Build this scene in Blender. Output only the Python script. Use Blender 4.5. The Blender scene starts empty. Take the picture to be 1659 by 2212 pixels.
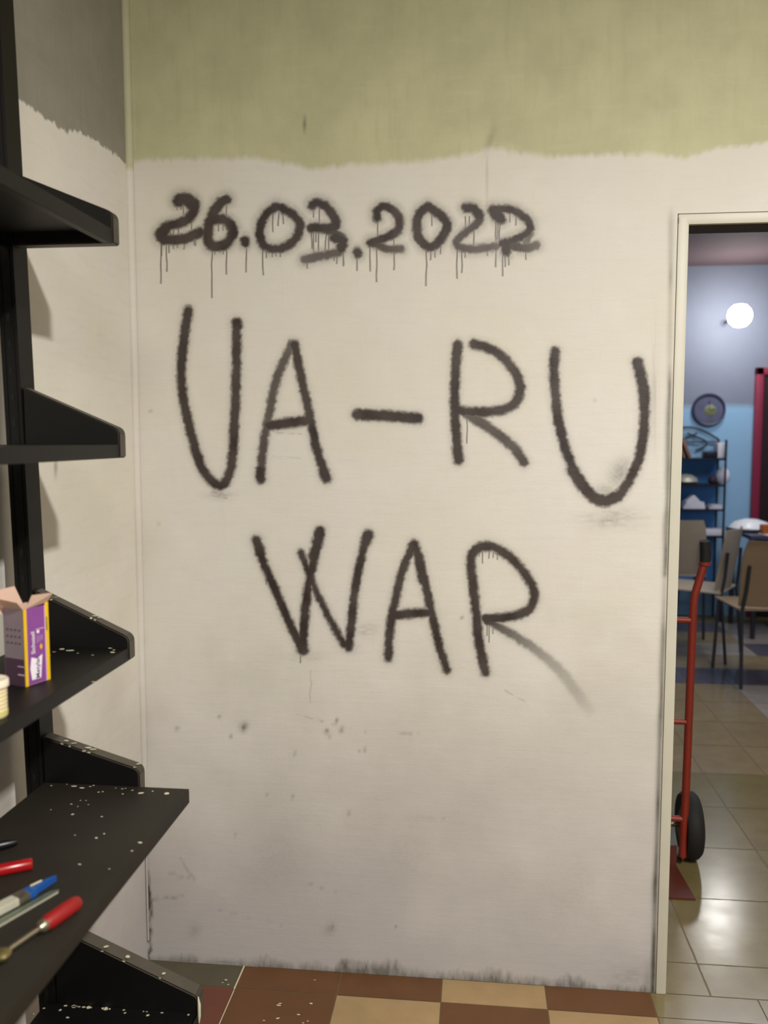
import bpy, bmesh, math, random
import numpy as np
from mathutils import Vector, Matrix

random.seed(7)
rng = np.random.RandomState(11)
SC = bpy.context.scene
COL = SC.collection

# ------------------------------------------------------------------ camera
F = 1850.0; H = 1.5
PITCH = math.atan(161 / F); YAW = math.atan(197.5 * math.cos(PITCH) / F)
cd = bpy.data.cameras.new('camera'); cam = bpy.data.objects.new('camera', cd); COL.objects.link(cam)
cam.location = (0, 0, H); cam.rotation_euler = (math.pi / 2 - PITCH, 0, YAW)
cd.sensor_fit = 'HORIZONTAL'; cd.sensor_width = 36.0; cd.lens = 36.0 * F / 1659.0
cd.clip_start = 0.05; cd.clip_end = 60
cd.dof.use_dof = True; cd.dof.focus_distance = 2.15; cd.dof.aperture_fstop = 3.8
SC.camera = cam

# ------------------------------------------------------------------ light
SC.view_settings.view_transform = 'Standard'; SC.view_settings.look = 'None'
SC.view_settings.gamma = 1.0; SC.view_settings.use_curve_mapping = False
SC.view_settings.exposure = 0.04
W = bpy.data.worlds.new('dim_interior_ambience'); SC.world = W; W.use_nodes = True
W.node_tree.nodes['Background'].inputs[0].default_value = (1.0, 0.94, 0.88, 1)
W.node_tree.nodes['Background'].inputs[1].default_value = 0.20

def lamp(name, kind, loc, energy, color, size=0.1, size_y=None, target=None):
    l = bpy.data.lights.new(name, kind); l.energy = energy; l.color = color
    if kind == 'AREA':
        l.size = size
        if size_y: l.shape = 'RECTANGLE'; l.size_y = size_y
    else:
        l.shadow_soft_size = size
    o = bpy.data.objects.new(name, l); COL.objects.link(o); o.location = loc
    if target is not None:
        o.rotation_euler = (Vector(target) - Vector(loc)).to_track_quat('-Z', 'Y').to_euler()
    return o
lamp('room_ceiling_lamp', 'AREA', (1.05, 0.10, 2.88), 120, (1.0, 0.965, 0.91), 0.15, 0.15, (1.05, 0.10, 0))
lamp('rear_fill_light', 'AREA', (0.3, -1.3, 2.86), 52, (1.0, 0.965, 0.91), 0.9, 0.9, (-0.3, -0.2, 0.6))  # added fill light behind the camera, no lamp seen there
lamp('hall_ceiling_light', 'AREA', (2.2, 5.4, 2.82), 40, (0.86, 0.90, 1.0), 1.6, 1.6, (2.2, 5.4, 0))
lamp('hall_fill_light', 'AREA', (1.9, 4.0, 2.8), 4, (1.0, 0.90, 0.70), 0.3, 0.3, (1.9, 4.0, 0))  # weak extra light added over the hall floor, no bulb seen there

# ------------------------------------------------------------------ pixel -> point helpers (used to measure real positions)
FW = np.array([-math.sin(YAW) * math.cos(PITCH), math.cos(YAW) * math.cos(PITCH), -math.sin(PITCH)])
RT = np.array([math.cos(YAW), math.sin(YAW), 0.0]); UP = np.cross(RT, FW); C0 = np.array([0, 0, H])
def ray(x, y): return FW + RT * (x - 829.5) / F - UP * (y - 1106) / F
def onY(x, y, Y): d = ray(x, y); return Vector(C0 + d * Y / d[1])
def onZ(x, y, Z): d = ray(x, y); return Vector(C0 + d * (Z - H) / d[2])

# ------------------------------------------------------------------ materials
def lin(c):
    return tuple(((v / 255.0) / 12.92 if v <= 10 else (((v / 255.0) + 0.055) / 1.055) ** 2.4) for v in c)
class NT:
    def __init__(s, name):
        s.m = bpy.data.materials.new(name); s.m.use_nodes = True
        s.t = s.m.node_tree; s.b = s.t.nodes['Principled BSDF']
    def n(s, typ, **kw):
        o = s.t.nodes.new(typ)
        for k, v in kw.items(): setattr(o, k, v)
        return o
    def l(s, a, b): s.t.links.new(a, b)
    def pos(s, scale=(1, 1, 1), obj=False):
        if obj: src = s.n('ShaderNodeTexCoord').outputs['Object']
        else: src = s.n('ShaderNodeNewGeometry').outputs['Position']
        mp = s.n('ShaderNodeMapping'); mp.inputs['Scale'].default_value = scale
        s.l(src, mp.inputs['Vector']); return mp.outputs[0]
    def noise(s, vec, scale, detail=3, rough=0.55):
        o = s.n('ShaderNodeTexNoise'); o.inputs['Scale'].default_value = scale
        o.inputs['Detail'].default_value = detail; o.inputs['Roughness'].default_value = rough
        s.l(vec, o.inputs['Vector']); return o.outputs['Fac']
    def ramp(s, fac, stops):
        o = s.n('ShaderNodeValToRGB'); e = o.color_ramp.elements
        while len(e) < len(stops): e.new(0.5)
        for i, (p, c) in enumerate(stops):
            e[i].position = p; e[i].color = (c[0], c[1], c[2], 1) if hasattr(c, '__len__') else (c, c, c, 1)
        s.l(fac, o.inputs[0]); return o.outputs[0]
    def mix(s, fac, a, b, mode='MIX'):
        o = s.n('ShaderNodeMix', data_type='RGBA', blend_type=mode)
        for sock, v in ((o.inputs[0], fac), (o.inputs[6], a), (o.inputs[7], b)):
            if isinstance(v, bpy.types.NodeSocket): s.l(v, sock)
            elif hasattr(v, '__len__'): sock.default_value = (v[0], v[1], v[2], 1)
            else: sock.default_value = v
        return o.outputs[2]
    def math(s, op, a, b=0.0):
        o = s.n('ShaderNodeMath', operation=op)
        for i, v in enumerate((a, b)):
            if isinstance(v, bpy.types.NodeSocket): s.l(v, o.inputs[i])
            else: o.inputs[i].default_value = v
        return o.outputs[0]
    def bump(s, h, strength=0.3, dist=0.002, prev=None):
        o = s.n('ShaderNodeBump'); o.inputs['Strength'].default_value = strength
        o.inputs['Distance'].default_value = dist; s.l(h, o.inputs['Height'])
        if prev is not None: s.l(prev, o.inputs['Normal'])
        s.l(o.outputs[0], s.b.inputs['Normal']); return o.outputs[0]
def simple(name, rgb, rough=0.5, metal=0.0, var=0.12, scale=30, bump=0.0, emit=None, spec=0.5, stretch=(1, 1, 1)):
    t = NT(name); c = lin(rgb); v = t.pos(stretch, True)
    f = t.noise(v, scale, 3)
    col = t.mix(f, tuple(x * (1 - var) for x in c), tuple(min(1, x * (1 + var)) for x in c))
    t.l(col, t.b.inputs['Base Color']); t.b.inputs['Roughness'].default_value = rough
    t.b.inputs['Metallic'].default_value = metal; t.b.inputs['Specular IOR Level'].default_value = spec
    if bump: t.bump(f, bump, 0.002)
    if emit: t.b.inputs['Emission Color'].default_value = (*emit[0], 1); t.b.inputs['Emission Strength'].default_value = emit[1]
    return t.m

WHITE = (0.66, 0.625, 0.545); GREEN = (0.485, 0.475, 0.29)
def wall_material(name, marks, green_wall=GREEN, wk=1.0):
    t = NT(name)
    v = t.pos((1, 1, 1)); vh = t.pos((1.2, 1.2, 9)); vv = t.pos((9, 9, 1.2))
    big = t.noise(v, 2.3, 4, 0.6); mid = t.noise(v, 9, 4, 0.6); fine = t.noise(v, 160, 3, 0.6)
    brush = t.noise(vh, 7, 5, 0.62); vert = t.noise(vv, 6, 4, 0.6)
    wcol = t.mix(t.ramp(big, [(0.36, 0), (0.64, 1)]), tuple(x * wk for x in (0.64, 0.61, 0.52)), tuple(x * wk for x in (0.66, 0.63, 0.58)))
    wcol = t.mix(t.ramp(mid, [(0.3, 0.0), (0.5, 0.0), (0.75, 0.35)]), wcol, tuple(x * wk for x in (0.70, 0.68, 0.59)))
    wcol = t.mix(t.ramp(brush, [(0.28, 0.14), (0.48, 0.0)]), wcol, (0.52, 0.49, 0.45))
    wcol = t.mix(t.ramp(vert, [(0.26, 0.10), (0.42, 0.0)]), wcol, (0.55, 0.52, 0.46))
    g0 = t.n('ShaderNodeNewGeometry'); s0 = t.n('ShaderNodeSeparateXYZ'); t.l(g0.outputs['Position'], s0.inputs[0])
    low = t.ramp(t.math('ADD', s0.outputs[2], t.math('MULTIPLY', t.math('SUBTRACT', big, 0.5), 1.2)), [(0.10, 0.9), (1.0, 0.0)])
    wcol = t.mix(low, wcol, tuple(x * wk for x in (0.45, 0.425, 0.415)))  # lavender-grey lower paint, darkened further in place of light falloff towards the floor
    gcol = t.mix(t.ramp(mid, [(0.3, 0), (0.7, 1)]), tuple(x * 0.92 for x in green_wall), tuple(x * 1.08 for x in green_wall))
    gcol = t.mix(t.ramp(vert, [(0.3, 0.35), (0.5, 0.0)]), gcol, tuple(x * 0.85 for x in green_wall))
    gcol = t.mix(t.ramp(brush, [(0.55, 0.0), (0.7, 0.3)]), gcol, tuple(min(1, x * 1.14) for x in green_wall))
    a = t.n('ShaderNodeAttribute', attribute_name='marks'); sp = t.n('ShaderNodeSeparateColor')
    t.l(a.outputs['Color'], sp.inputs[0])
    paint, green, dirt_and_shade = sp.outputs
    col = t.mix(green, wcol, gcol)
    dn = t.math('MULTIPLY', dirt_and_shade, t.math('ADD', 0.45, mid))
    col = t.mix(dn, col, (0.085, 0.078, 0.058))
    pc = t.mix(t.ramp(mid, [(0.3, 0), (0.7, 1)]), (0.026, 0.017, 0.016), (0.048, 0.034, 0.028))
    col = t.mix(paint, col, pc)
    rough = t.math('SUBTRACT', 0.62, t.math('MULTIPLY', paint, 0.12))
    t.l(rough, t.b.inputs['Roughness'])
    t.l(col, t.b.inputs['Base Color'])
    n1 = t.bump(fine, 0.25, 0.0012)
    n2 = t.bump(brush, 0.22, 0.003, n1)
    n3 = t.bump(big, 0.4, 0.012, n2)
    n4 = t.bump(vert, 0.12, 0.002, n3)
    t.b.inputs['Specular IOR Level'].default_value = 0.3
    return t.m

M = {}
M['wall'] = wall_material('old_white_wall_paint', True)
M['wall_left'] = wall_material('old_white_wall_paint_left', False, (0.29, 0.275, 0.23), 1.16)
M['frame'] = simple('cream_frame_paint', (196, 192, 176), 0.45, var=0.06, scale=12)
M['soffit'] = simple('dark_brown_soffit', (70, 56, 46), 0.6, var=0.2, scale=20)
M['ceiling'] = simple('dull_ceiling_plaster', (205, 198, 180), 0.8, var=0.05, scale=6)
M['hall_ceiling'] = simple('hall_ceiling_plaster', (92, 76, 80), 0.85, var=0.06, scale=4)
M['black'] = simple('black_shelf_metal', (14, 12, 11), 0.5, 0.0, var=0.3, scale=14, bump=0.05, spec=0.3)
M['rim'] = simple('lit_grey_plate_rim', (72, 66, 56), 0.5, 0.0, var=0.3, scale=20)  # lamp sheen and soft edge blur on the rims put into a lighter grey
M['blackin'] = simple('black_shelf_metal_inside', (24, 22, 20), 0.5, 0.0, var=0.2, scale=14)
M['board'] = simple('black_stained_board', (35, 31, 24), 0.65, 0.0, var=0.35, scale=9, bump=0.1, spec=0.3)
M['splat'] = simple('cream_paint_splat', (206, 198, 170), 0.6, var=0.1, scale=60)
M['slot'] = simple('slot_shadow_black', (6, 6, 6), 0.8, var=0.0)
M['purple'] = simple('purple_carton', (132, 70, 142), 0.5, var=0.14, scale=25)
M['yellow'] = simple('yellow_carton_edge', (226, 184, 20), 0.5, var=0.08, scale=25)
M['kraft'] = simple('raw_cardboard', (205, 172, 152), 0.75, var=0.08, scale=40, bump=0.1)
M['cartgrey'] = simple('grey_violet_carton_side', (138, 122, 130), 0.6, var=0.12, scale=25)
M['cartdark'] = simple('dark_violet_carton_side', (74, 48, 68), 0.6, var=0.15, scale=25)
M['ink_white'] = simple('white_print', (236, 226, 236), 0.5, var=0.03)
M['ink_dark'] = simple('dark_print', (62, 36, 72), 0.5, var=0.03)
M['ink_pink'] = simple('pink_print', (206, 168, 206), 0.5, var=0.03)
M['jar'] = simple('off_white_plastic', (216, 202, 160), 0.4, var=0.08, scale=30)
M['jarlid'] = simple('white_plastic_lid', (228, 216, 196), 0.4, var=0.05, scale=30)
M['label'] = simple('pale_yellow_label', (196, 190, 110), 0.5, var=0.2, scale=60)
M['red'] = simple('red_plastic', (150, 14, 18), 0.25, var=0.08, scale=30)
M['redmatt'] = simple('red_rubber_handle', (136, 16, 15), 0.5, var=0.1, scale=40)
M['blue'] = simple('blue_plastic', (30, 78, 148), 0.3, var=0.08, scale=30)
M['blackplastic'] = simple('black_plastic', (14, 12, 14), 0.35, var=0.1)
M['steel'] = simple('worn_steel', (170, 160, 140), 0.32, 0.9, var=0.15, scale=60)
M['cutter'] = simple('grey_white_cutter_body', (190, 186, 168), 0.4, 0.2, var=0.1, scale=40)
M['brass'] = simple('tarnished_brass', (120, 108, 66), 0.4, 0.6, var=0.25, scale=60)
M['truckred'] = simple('red_truck_enamel', (128, 40, 22), 0.45, var=0.18, scale=16)
M['toe'] = simple('red_brown_toe_plate', (88, 38, 22), 0.5, var=0.2, scale=16)
M['rubber'] = simple('black_rubber', (22, 19, 16), 0.75, var=0.2, scale=40, bump=0.15)
M['wood'] = simple('pale_birch_ply', (166, 150, 130), 0.45, var=0.1, scale=8, stretch=(1, 1, 6))
M['wooddark'] = simple('tan_plywood', (140, 116, 88), 0.45, var=0.1, scale=8, stretch=(1, 1, 6))
M['tabletop'] = simple('dark_slate_tabletop', (62, 64, 82), 0.35, var=0.12, scale=10)
M['chairleg'] = simple('grey_chair_steel', (70, 68, 72), 0.35, 0.7, var=0.1)
M['china'] = simple('white_china', (236, 234, 236), 0.3, var=0.03)
M['paper'] = simple('white_paper_stack', (226, 224, 232), 0.7, var=0.05, scale=50)
M['orange'] = simple('orange_brown_carton', (176, 92, 24), 0.5, var=0.12)
M['iron'] = simple('black_wrought_iron', (34, 34, 46), 0.45, 0.4, var=0.2)
M['bookbrown'] = simple('brown_book_cloth', (142, 104, 86), 0.6, var=0.12)
M['bookdark'] = simple('dark_plum_book_cloth', (66, 38, 52), 0.6, var=0.12)
M['bluecloth'] = simple('deep_blue_cloth', (84, 142, 204), 0.7, var=0.15, scale=14)
M['maroon'] = simple('maroon_door_paint', (138, 30, 62), 0.45, var=0.1)
M['doordark'] = simple('dark_maroon_door_panel', (38, 12, 18), 0.5, var=0.3, scale=6)
M['clockface'] = simple('violet_clock_face', (88, 90, 118), 0.5, var=0.5, scale=12)
M['clockgreen'] = simple('olive_green_clock_centre', (118, 122, 88), 0.5, var=0.15)
M['clockrim'] = simple('dark_violet_clock_rim', (62, 58, 84), 0.4, var=0.15)
M['bulb'] = simple('glowing_bulb', (255, 250, 245), 0.3, emit=((1.0, 0.97, 0.93), 62.0), var=0.0)
t = NT('clear_green_tinted_plastic'); t.b.inputs['Base Color'].default_value = (0.62, 0.72, 0.55, 1)
t.b.inputs['Transmission Weight'].default_value = 0.9; t.b.inputs['Roughness'].default_value = 0.12; M['clear'] = t.m

t = NT('hall_two_tone_wall_paint'); v = t.pos()
g = t.n('ShaderNodeNewGeometry'); s3 = t.n('ShaderNodeSeparateXYZ'); t.l(g.outputs['Position'], s3.inputs[0])
z = t.math('ADD', s3.outputs[2], t.math('MULTIPLY', t.math('SUBTRACT', t.noise(v, 5, 2), 0.5), 0.05))
f = t.ramp(t.math('MULTIPLY', t.math('SUBTRACT', z, 1.73), 18), [(0, 0), (1, 1)])
n = t.noise(v, 4, 3)
col = t.mix(f, t.mix(n, (0.27, 0.50, 0.72), (0.34, 0.55, 0.76)), t.mix(n, (0.19, 0.215, 0.285), (0.235, 0.26, 0.335)))  # two-tone paint; upper tone also darkened where the downlight leaves the wall dim
t.l(col, t.b.inputs['Base Color']); t.b.inputs['Roughness'].default_value = 0.75; M['hallwall'] = t.m

def tilemat(name, rgb, rough, var=0.12):
    t = NT(name); c = lin(rgb); v = t.pos()
    n = t.noise(v, 13, 5, 0.65); n2 = t.noise(v, 2.2, 3)
    col = t.mix(t.ramp(n, [(0.25, 0), (0.75, 1)]), tuple(x * (1 - var) for x in c), tuple(x * (1 + var) for x in c))
    col = t.mix(t.ramp(n2, [(0.3, 0.35), (0.6, 0.0)]), col, tuple(x * 0.72 for x in c))
    t.l(col, t.b.inputs['Base Color'])
    r = t.math('ADD', rough * 0.7, t.math('MULTIPLY', n, rough * 0.6)); t.l(r, t.b.inputs['Roughness']); t.b.inputs['Specular IOR Level'].default_value = 0.75 if rough < 0.3 else 0.4
    t.bump(n, 0.12, 0.003)
    return t.m
M['t_brown'] = tilemat('brown_floor_tile', (100, 66, 38), 0.5)
M['t_red'] = tilemat('red_brown_floor_tile', (106, 62, 46), 0.5)
M['t_beige'] = tilemat('beige_floor_tile', (160, 134, 96), 0.5)
M['t_grey'] = tilemat('dirty_grey_floor_tile', (84, 78, 62), 0.6)
M['grout'] = tilemat('grout', (104, 84, 58), 0.8)
M['h_olive'] = tilemat('olive_beige_hall_tile', (120, 107, 70), 0.19)
M['h_tan'] = tilemat('tan_hall_tile', (142, 124, 94), 0.19)
M['h_pale'] = tilemat('pale_hall_tile', (156, 145, 136), 0.19)
M['h_blue'] = tilemat('blue_grey_hall_tile', (92, 88, 98), 0.19)
M['h_grout'] = tilemat('hall_grout', (112, 100, 70), 0.6)

# ------------------------------------------------------------------ object helpers
def tag(o, label=None, cat=None, group=None, kind=None):
    if label: o['label'] = label
    if cat: o['category'] = cat
    if group: o['group'] = group
    if kind: o['kind'] = kind
    return o
def empty(name, loc=(0, 0, 0), rot=(0, 0, 0), **kw):
    o = bpy.data.objects.new(name, None); COL.objects.link(o); o.location = loc; o.rotation_euler = rot
    o.empty_display_size = 0.05
    return tag(o, **kw)
def copy_tree(o, parent=None):
    c = o.copy(); COL.objects.link(c)
    if parent is not None: c.parent = parent
    for ch in list(o.children): copy_tree(ch, c)
    return c
class MB:
    def __init__(s): s.bm = bmesh.new(); s.mats = []
    def _m(s, m):
        if m is None: return 0
        if m not in s.mats: s.mats.append(m)
        return s.mats.index(m)
    def box(s, lo, hi, m=None, rot=None, bev=0.0):
        lo = Vector(lo); hi = Vector(hi); c = (lo + hi) / 2; d = hi - lo
        tb = bmesh.new(); bmesh.ops.create_cube(tb, size=1)
        for v in tb.verts: v.co = Vector((v.co.x * d.x, v.co.y * d.y, v.co.z * d.z))
        if bev: bmesh.ops.bevel(tb, geom=tb.edges[:], offset=bev, segments=2, affect='EDGES', profile=0.6)
        for v in tb.verts: v.co = (rot @ v.co if rot is not None else v.co) + c
        s._merge(tb, m)
    def _merge(s, tb, m, smooth=False):
        k = s._m(m); mp = {}
        for v in tb.verts: mp[v] = s.bm.verts.new(v.co)
        for f in tb.faces:
            try: nf = s.bm.faces.new([mp[v] for v in f.verts])
            except ValueError: continue
            nf.material_index = k; nf.smooth = smooth or f.smooth
        tb.free()
    def poly(s, pts, m=None):
        f = s.bm.faces.new([s.bm.verts.new(Vector(p)) for p in pts]); f.material_index = s._m(m); return f
    def prism(s, pts, vec, m=None, bev=0.0):
        tb = bmesh.new(); f = tb.faces.new([tb.verts.new(Vector(p)) for p in pts])
        r = bmesh.ops.extrude_face_region(tb, geom=[f])
        for v in [g for g in r['geom'] if isinstance(g, bmesh.types.BMVert)]: v.co += Vector(vec)
        bmesh.ops.recalc_face_normals(tb, faces=tb.faces[:])
        if bev: bmesh.ops.bevel(tb, geom=tb.edges[:], offset=bev, segments=2, affect='EDGES')
        s._merge(tb, m)
    def tube(s, pts, r, m=None, seg=12, caps=True, flat=1.0):
        pts = [Vector(p) for p in pts]; n = len(pts); k = s._m(m)
        rs = r if hasattr(r, '__len__') else [r] * n
        rings = []; prev = None
        for i, p in enumerate(pts):
            d = (pts[min(i + 1, n - 1)] - pts[max(i - 1, 0)]).normalized()
            if prev is None:
                a = Vector((0, 0, 1)) if abs(d.z) < 0.9 else Vector((1, 0, 0))
                x = d.cross(a).normalized()
            else:
                x = (prev - d * prev.dot(d)).normalized()
            prev = x; y = d.cross(x)
            rings.append([s.bm.verts.new(p + x * math.cos(2 * math.pi * j / seg) * rs[i] + y * math.sin(2 * math.pi * j / seg) * rs[i] * flat) for j in range(seg)])
        for a, b in zip(rings, rings[1:]):
            for j in range(seg):
                f = s.bm.faces.new([a[j], a[(j + 1) % seg], b[(j + 1) % seg], b[j]]); f.smooth = True; f.material_index = k
        if caps:
            for rg in (rings[0][::-1], rings[-1]):
                f = s.bm.faces.new(rg); f.material_index = k
    def lathe(s, prof, c=(0, 0, 0), m=None, seg=28, axis=None):
        # prof: list of (radius, height) along local z ; axis: rotation matrix
        k = s._m(m); c = Vector(c); rings = []
        for (r, h) in prof:
            ring = []
            for j in range(seg):
                v = Vector((max(r, 1e-5) * math.cos(2 * math.pi * j / seg), max(r, 1e-5) * math.sin(2 * math.pi * j / seg), h))
                ring.append(s.bm.verts.new((axis @ v if axis is not None else v) + c))
            rings.append(ring)
        for a, b in zip(rings, rings[1:]):
            for j in range(seg):
                f = s.bm.faces.new([a[j], a[(j + 1) % seg], b[(j + 1) % seg], b[j]]); f.smooth = True; f.material_index = k
        for rg in (rings[0][::-1], rings[-1]):
            f = s.bm.faces.new(rg); f.material_index = k
    def disc(s, c, rx, ry, nrm='z', m=None, seg=12, wob=0.2):
        ph = random.random() * 6; pts = []
        for j in range(seg):
            a = 2 * math.pi * j / seg; q = 1 + wob * math.sin(2 * a + ph) * 0.6 + wob * random.uniform(-0.4, 0.4)
            if nrm == 'z': pts.append((c[0] + rx * q * math.cos(a), c[1] + ry * q * math.sin(a), c[2]))
            elif nrm == 'y': pts.append((c[0] + rx * q * math.cos(a), c[1], c[2] + ry * q * math.sin(a)))
            else: pts.append((c[0], c[1] + rx * q * math.cos(a), c[2] + ry * q * math.sin(a)))
        s.poly(pts, m)
    def build(s, name, mat=None, parent=None, **kw):
        if mat is not None and not s.mats: s.mats = [mat]
        me = bpy.data.meshes.new(name); bmesh.ops.remove_doubles(s.bm, verts=s.bm.verts, dist=1e-7)
        s.bm.to_mesh(me); s.bm.free()
        for m in (s.mats or []): me.materials.append(m)
        me.set_sharp_from_angle(angle=math.radians(40)) if hasattr(me, 'set_sharp_from_angle') else None
        o = bpy.data.objects.new(name, me); COL.objects.link(o)
        if parent is not None: o.parent = parent
        return tag(o, **kw)

# ------------------------------------------------------------------ room constants
D = 2.265      # graffiti wall plane
XL = -0.926    # left wall plane
XE = 0.4985    # where the plaster ends at the door frame
ZC = 2.95; LZ = 2.03
WT = 0.09      # wall thickness

# ------------------------------------------------------------------ graffiti wall: every mark is a distance field on a fine grid of the wall
def segdist(X, Y, a, b):
    ax, ay = a; bx, by = b; dx, dy = bx - ax, by - ay; L = dx * dx + dy * dy + 1e-9
    t = np.clip(((X - ax) * dx + (Y - ay) * dy) / L, 0, 1)
    return np.hypot(X - ax - t * dx, Y - ay - t * dy), t
def catmull(pts, n=7):
    P = [np.array(p, float) for p in pts]; P = [2 * P[0] - P[1]] + P + [2 * P[-1] - P[-2]]; out = []
    for i in range(1, len(P) - 2):
        for k in range(n):
            t = k / n
            out.append(0.5 * (2 * P[i] + (P[i + 1] - P[i - 1]) * t + (2 * P[i - 1] - 5 * P[i] + 4 * P[i + 1] - P[i + 2]) * t * t
                              + (3 * P[i] - P[i - 1] - 3 * P[i + 1] + P[i + 2]) * t ** 3))
    out.append(P[-2]); return out
def vnoise(X, Y, sx, sy, seed):
    r = np.random.RandomState(seed).rand(256, 256)
    x = X / sx; y = Y / sy; xi = np.floor(x).astype(int); yi = np.floor(y).astype(int); fx = x - xi; fy = y - yi
    fx = fx * fx * (3 - 2 * fx); fy = fy * fy * (3 - 2 * fy); g = lambda i, j: r[i % 256, j % 256]
    return (g(xi, yi) * (1 - fx) + g(xi + 1, yi) * fx) * (1 - fy) + (g(xi, yi + 1) * (1 - fx) + g(xi + 1, yi + 1) * fx) * fy

def ZA(l): return [(300 + x / 3.607, 380 + y / 3.607) for x, y in l]
def ZB(l): return [(740 + x / 3.607, 380 + y / 3.607) for x, y in l]
def ZCc(l): return [(350 + x / 2.765, 640 + y / 2.765) for x, y in l]
def ZD(l): return [(900 + x / 2.765, 640 + y / 2.765) for x, y in l]
def ZE(l): return [(500 + x / 2.074, 1100 + y / 2.074) for x, y in l]
# (line, points, core radius in photo pixels, strength start, strength end)
ST = []
def st(line, pts, r=9.5, s0=1.0, s1=1.0, smooth=True): ST.append((line, catmull(pts) if smooth and len(pts) > 2 else [np.array(p, float) for p in pts], r, s0, s1))
st(0, ZA([(305, 195), (325, 172), (390, 178), (435, 230), (415, 290), (370, 345), (290, 375), (205, 405), (172, 455), (185, 492), (260, 497), (350, 492), (420, 468), (475, 442)]), 10.5)
st(0, ZA([(305, 200), (320, 180), (370, 190), (425, 240)]), 12)
st(0, ZA([(200, 420), (172, 460), (195, 490)]), 13)
st(0, ZA([(682, 182), (630, 215), (580, 290), (545, 380), (535, 480), (560, 540), (620, 548), (690, 520), (732, 450), (720, 390), (670, 345), (620, 335), (570, 350)]), 10.5)
st(0, ZA([(825, 500), (827, 520)]), 9.5)
st(0, ZA([(1075, 238), (1000, 290), (950, 380), (945, 480), (990, 552), (1080, 570), (1180, 530), (1243, 450), (1253, 370), (1200, 300), (1120, 255), (1065, 240)]), 9.0)
st(0, ZA([(1350, 228), (1390, 212), (1460, 240), (1520, 320), (1530, 395), (1450, 405), (1345, 405)]), 9.5)
st(0, ZA([(1345, 410), (1450, 410), (1560, 465), (1592, 520), (1560, 585), (1480, 612), (1380, 628), (1290, 652)]), 9.0, 1.0, 0.85)
st(0, ZA([(1530, 480), (1585, 510), (1575, 560)]), 11)
st(0, ZB([(113, 592), (117, 604)]), 9.0)
st(0, ZB([(268, 330), (270, 275), (320, 240), (400, 270), (443, 350), (430, 425), (370, 465), (290, 495), (215, 520)]), 8.5)
st(0, ZB([(215, 520), (280, 540), (350, 570), (455, 570)]), 7.5, 1.0, 0.88)
st(0, ZB([(665, 240), (605, 285), (580, 370), (590, 465), (645, 540), (715, 545), (785, 465), (815, 380), (775, 320), (715, 270), (665, 240)]), 9.5)
st(0, ZB([(960, 245), (1020, 248), (1072, 300), (1058, 360), (1000, 410), (920, 470), (888, 520), (920, 555), (1030, 572), (1120, 560), (1200, 548)]), 8.0, 1, 0.85)
st(0, ZB([(965, 250), (1020, 255), (1068, 310)]), 10.0)
st(0, ZB([(1210, 340), (1175, 300), (1175, 265), (1290, 258), (1390, 300), (1455, 370), (1450, 430), (1380, 480), (1300, 510), (1260, 545)]), 8.0)
st(0, ZB([(1175, 270), (1210, 300), (1225, 335)]), 12.0)
st(0, ZB([(1245, 525), (1350, 550), (1430, 562), (1505, 540)]), 9.0, 1, 0.85)
st(0, ZB([(1270, 520), (1275, 590)]), 10.0)
st(0, ZB([(1455, 440), (1430, 520)]), 8.0, 0.9, 0.8)
st(1, ZCc([(155, 85), (130, 260), (115, 420), (120, 560), (150, 720), (190, 880), (240, 1030), (300, 1105), (350, 1130), (395, 1080), (420, 970), (430, 800), (440, 600), (445, 400), (445, 160)]), 9.2)
st(1, ZCc([(590, 1090), (600, 930), (640, 700), (690, 480), (780, 280)]), 8.2, 0.95, 0.9)
st(1, ZCc([(790, 285), (830, 480), (880, 700), (920, 900), (980, 1080)]), 8.6)
st(1, ZCc([(645, 772), (865, 742)]), 10.5)
st(1, ZCc([(588, 1040), (590, 1090)]), 10); st(1, ZCc([(965, 1050), (982, 1085)]), 10.5); st(1, ZCc([(445, 160), (446, 180)]), 11.0)
st(1, ZCc([(1165, 705), (1350, 715), (1525, 730)]), 11.0)
st(1, ZD([(247, 290), (235, 400), (228, 600), (235, 800), (250, 980)]), 9.5)
st(1, ZD([(340, 285), (430, 310), (530, 380), (605, 490), (615, 580), (560, 660), (440, 690), (330, 690), (230, 680)]), 9.5)
st(1, ZD([(300, 700), (400, 765), (500, 835), (580, 905), (640, 990)]), 9.5, 0.9, 0.95)
st(1, ZD([(828, 330), (820, 450), (840, 700), (880, 880), (940, 1040), (1020, 1160), (1110, 1215), (1200, 1190), (1275, 1090), (1335, 940), (1360, 740), (1355, 560), (1320, 395)]), 9.6)
st(1, ZD([(930, 1040), (1020, 1165), (1110, 1222), (1200, 1195)]), 12.0)
st(1, ZD([(1318, 395), (1350, 520), (1362, 640)]), 11.0)
st(2, ZE([(110, 135), (140, 230), (200, 370), (260, 510), (315, 620)]), 8.3)
st(2, ZE([(318, 625), (328, 480), (345, 340), (375, 200), (400, 95)]), 8.6)
st(2, ZE([(312, 195), (340, 270), (385, 380), (440, 490), (500, 600), (520, 605)]), 6.6)
st(2, ZE([(525, 620), (540, 480), (560, 320), (590, 180), (612, 115)]), 8.2)
st(2, ZE([(395, 100), (385, 150), (368, 215)]), 10.5); st(2, ZE([(112, 140), (130, 200)]), 10.0); st(2, ZE([(612, 115), (600, 150)]), 10.5); st(2, ZE([(312, 600), (318, 628)]), 12.5)
st(2, ZE([(702, 665), (710, 540), (735, 400), (768, 270), (815, 155)]), 8.2)
st(2, ZE([(822, 160), (855, 280), (890, 430), (928, 600), (965, 720)]), 8.2)
st(2, ZE([(735, 472), (895, 462)]), 9.5)
st(2, ZE([(838, 210), (858, 320)]), 10.0)
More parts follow.
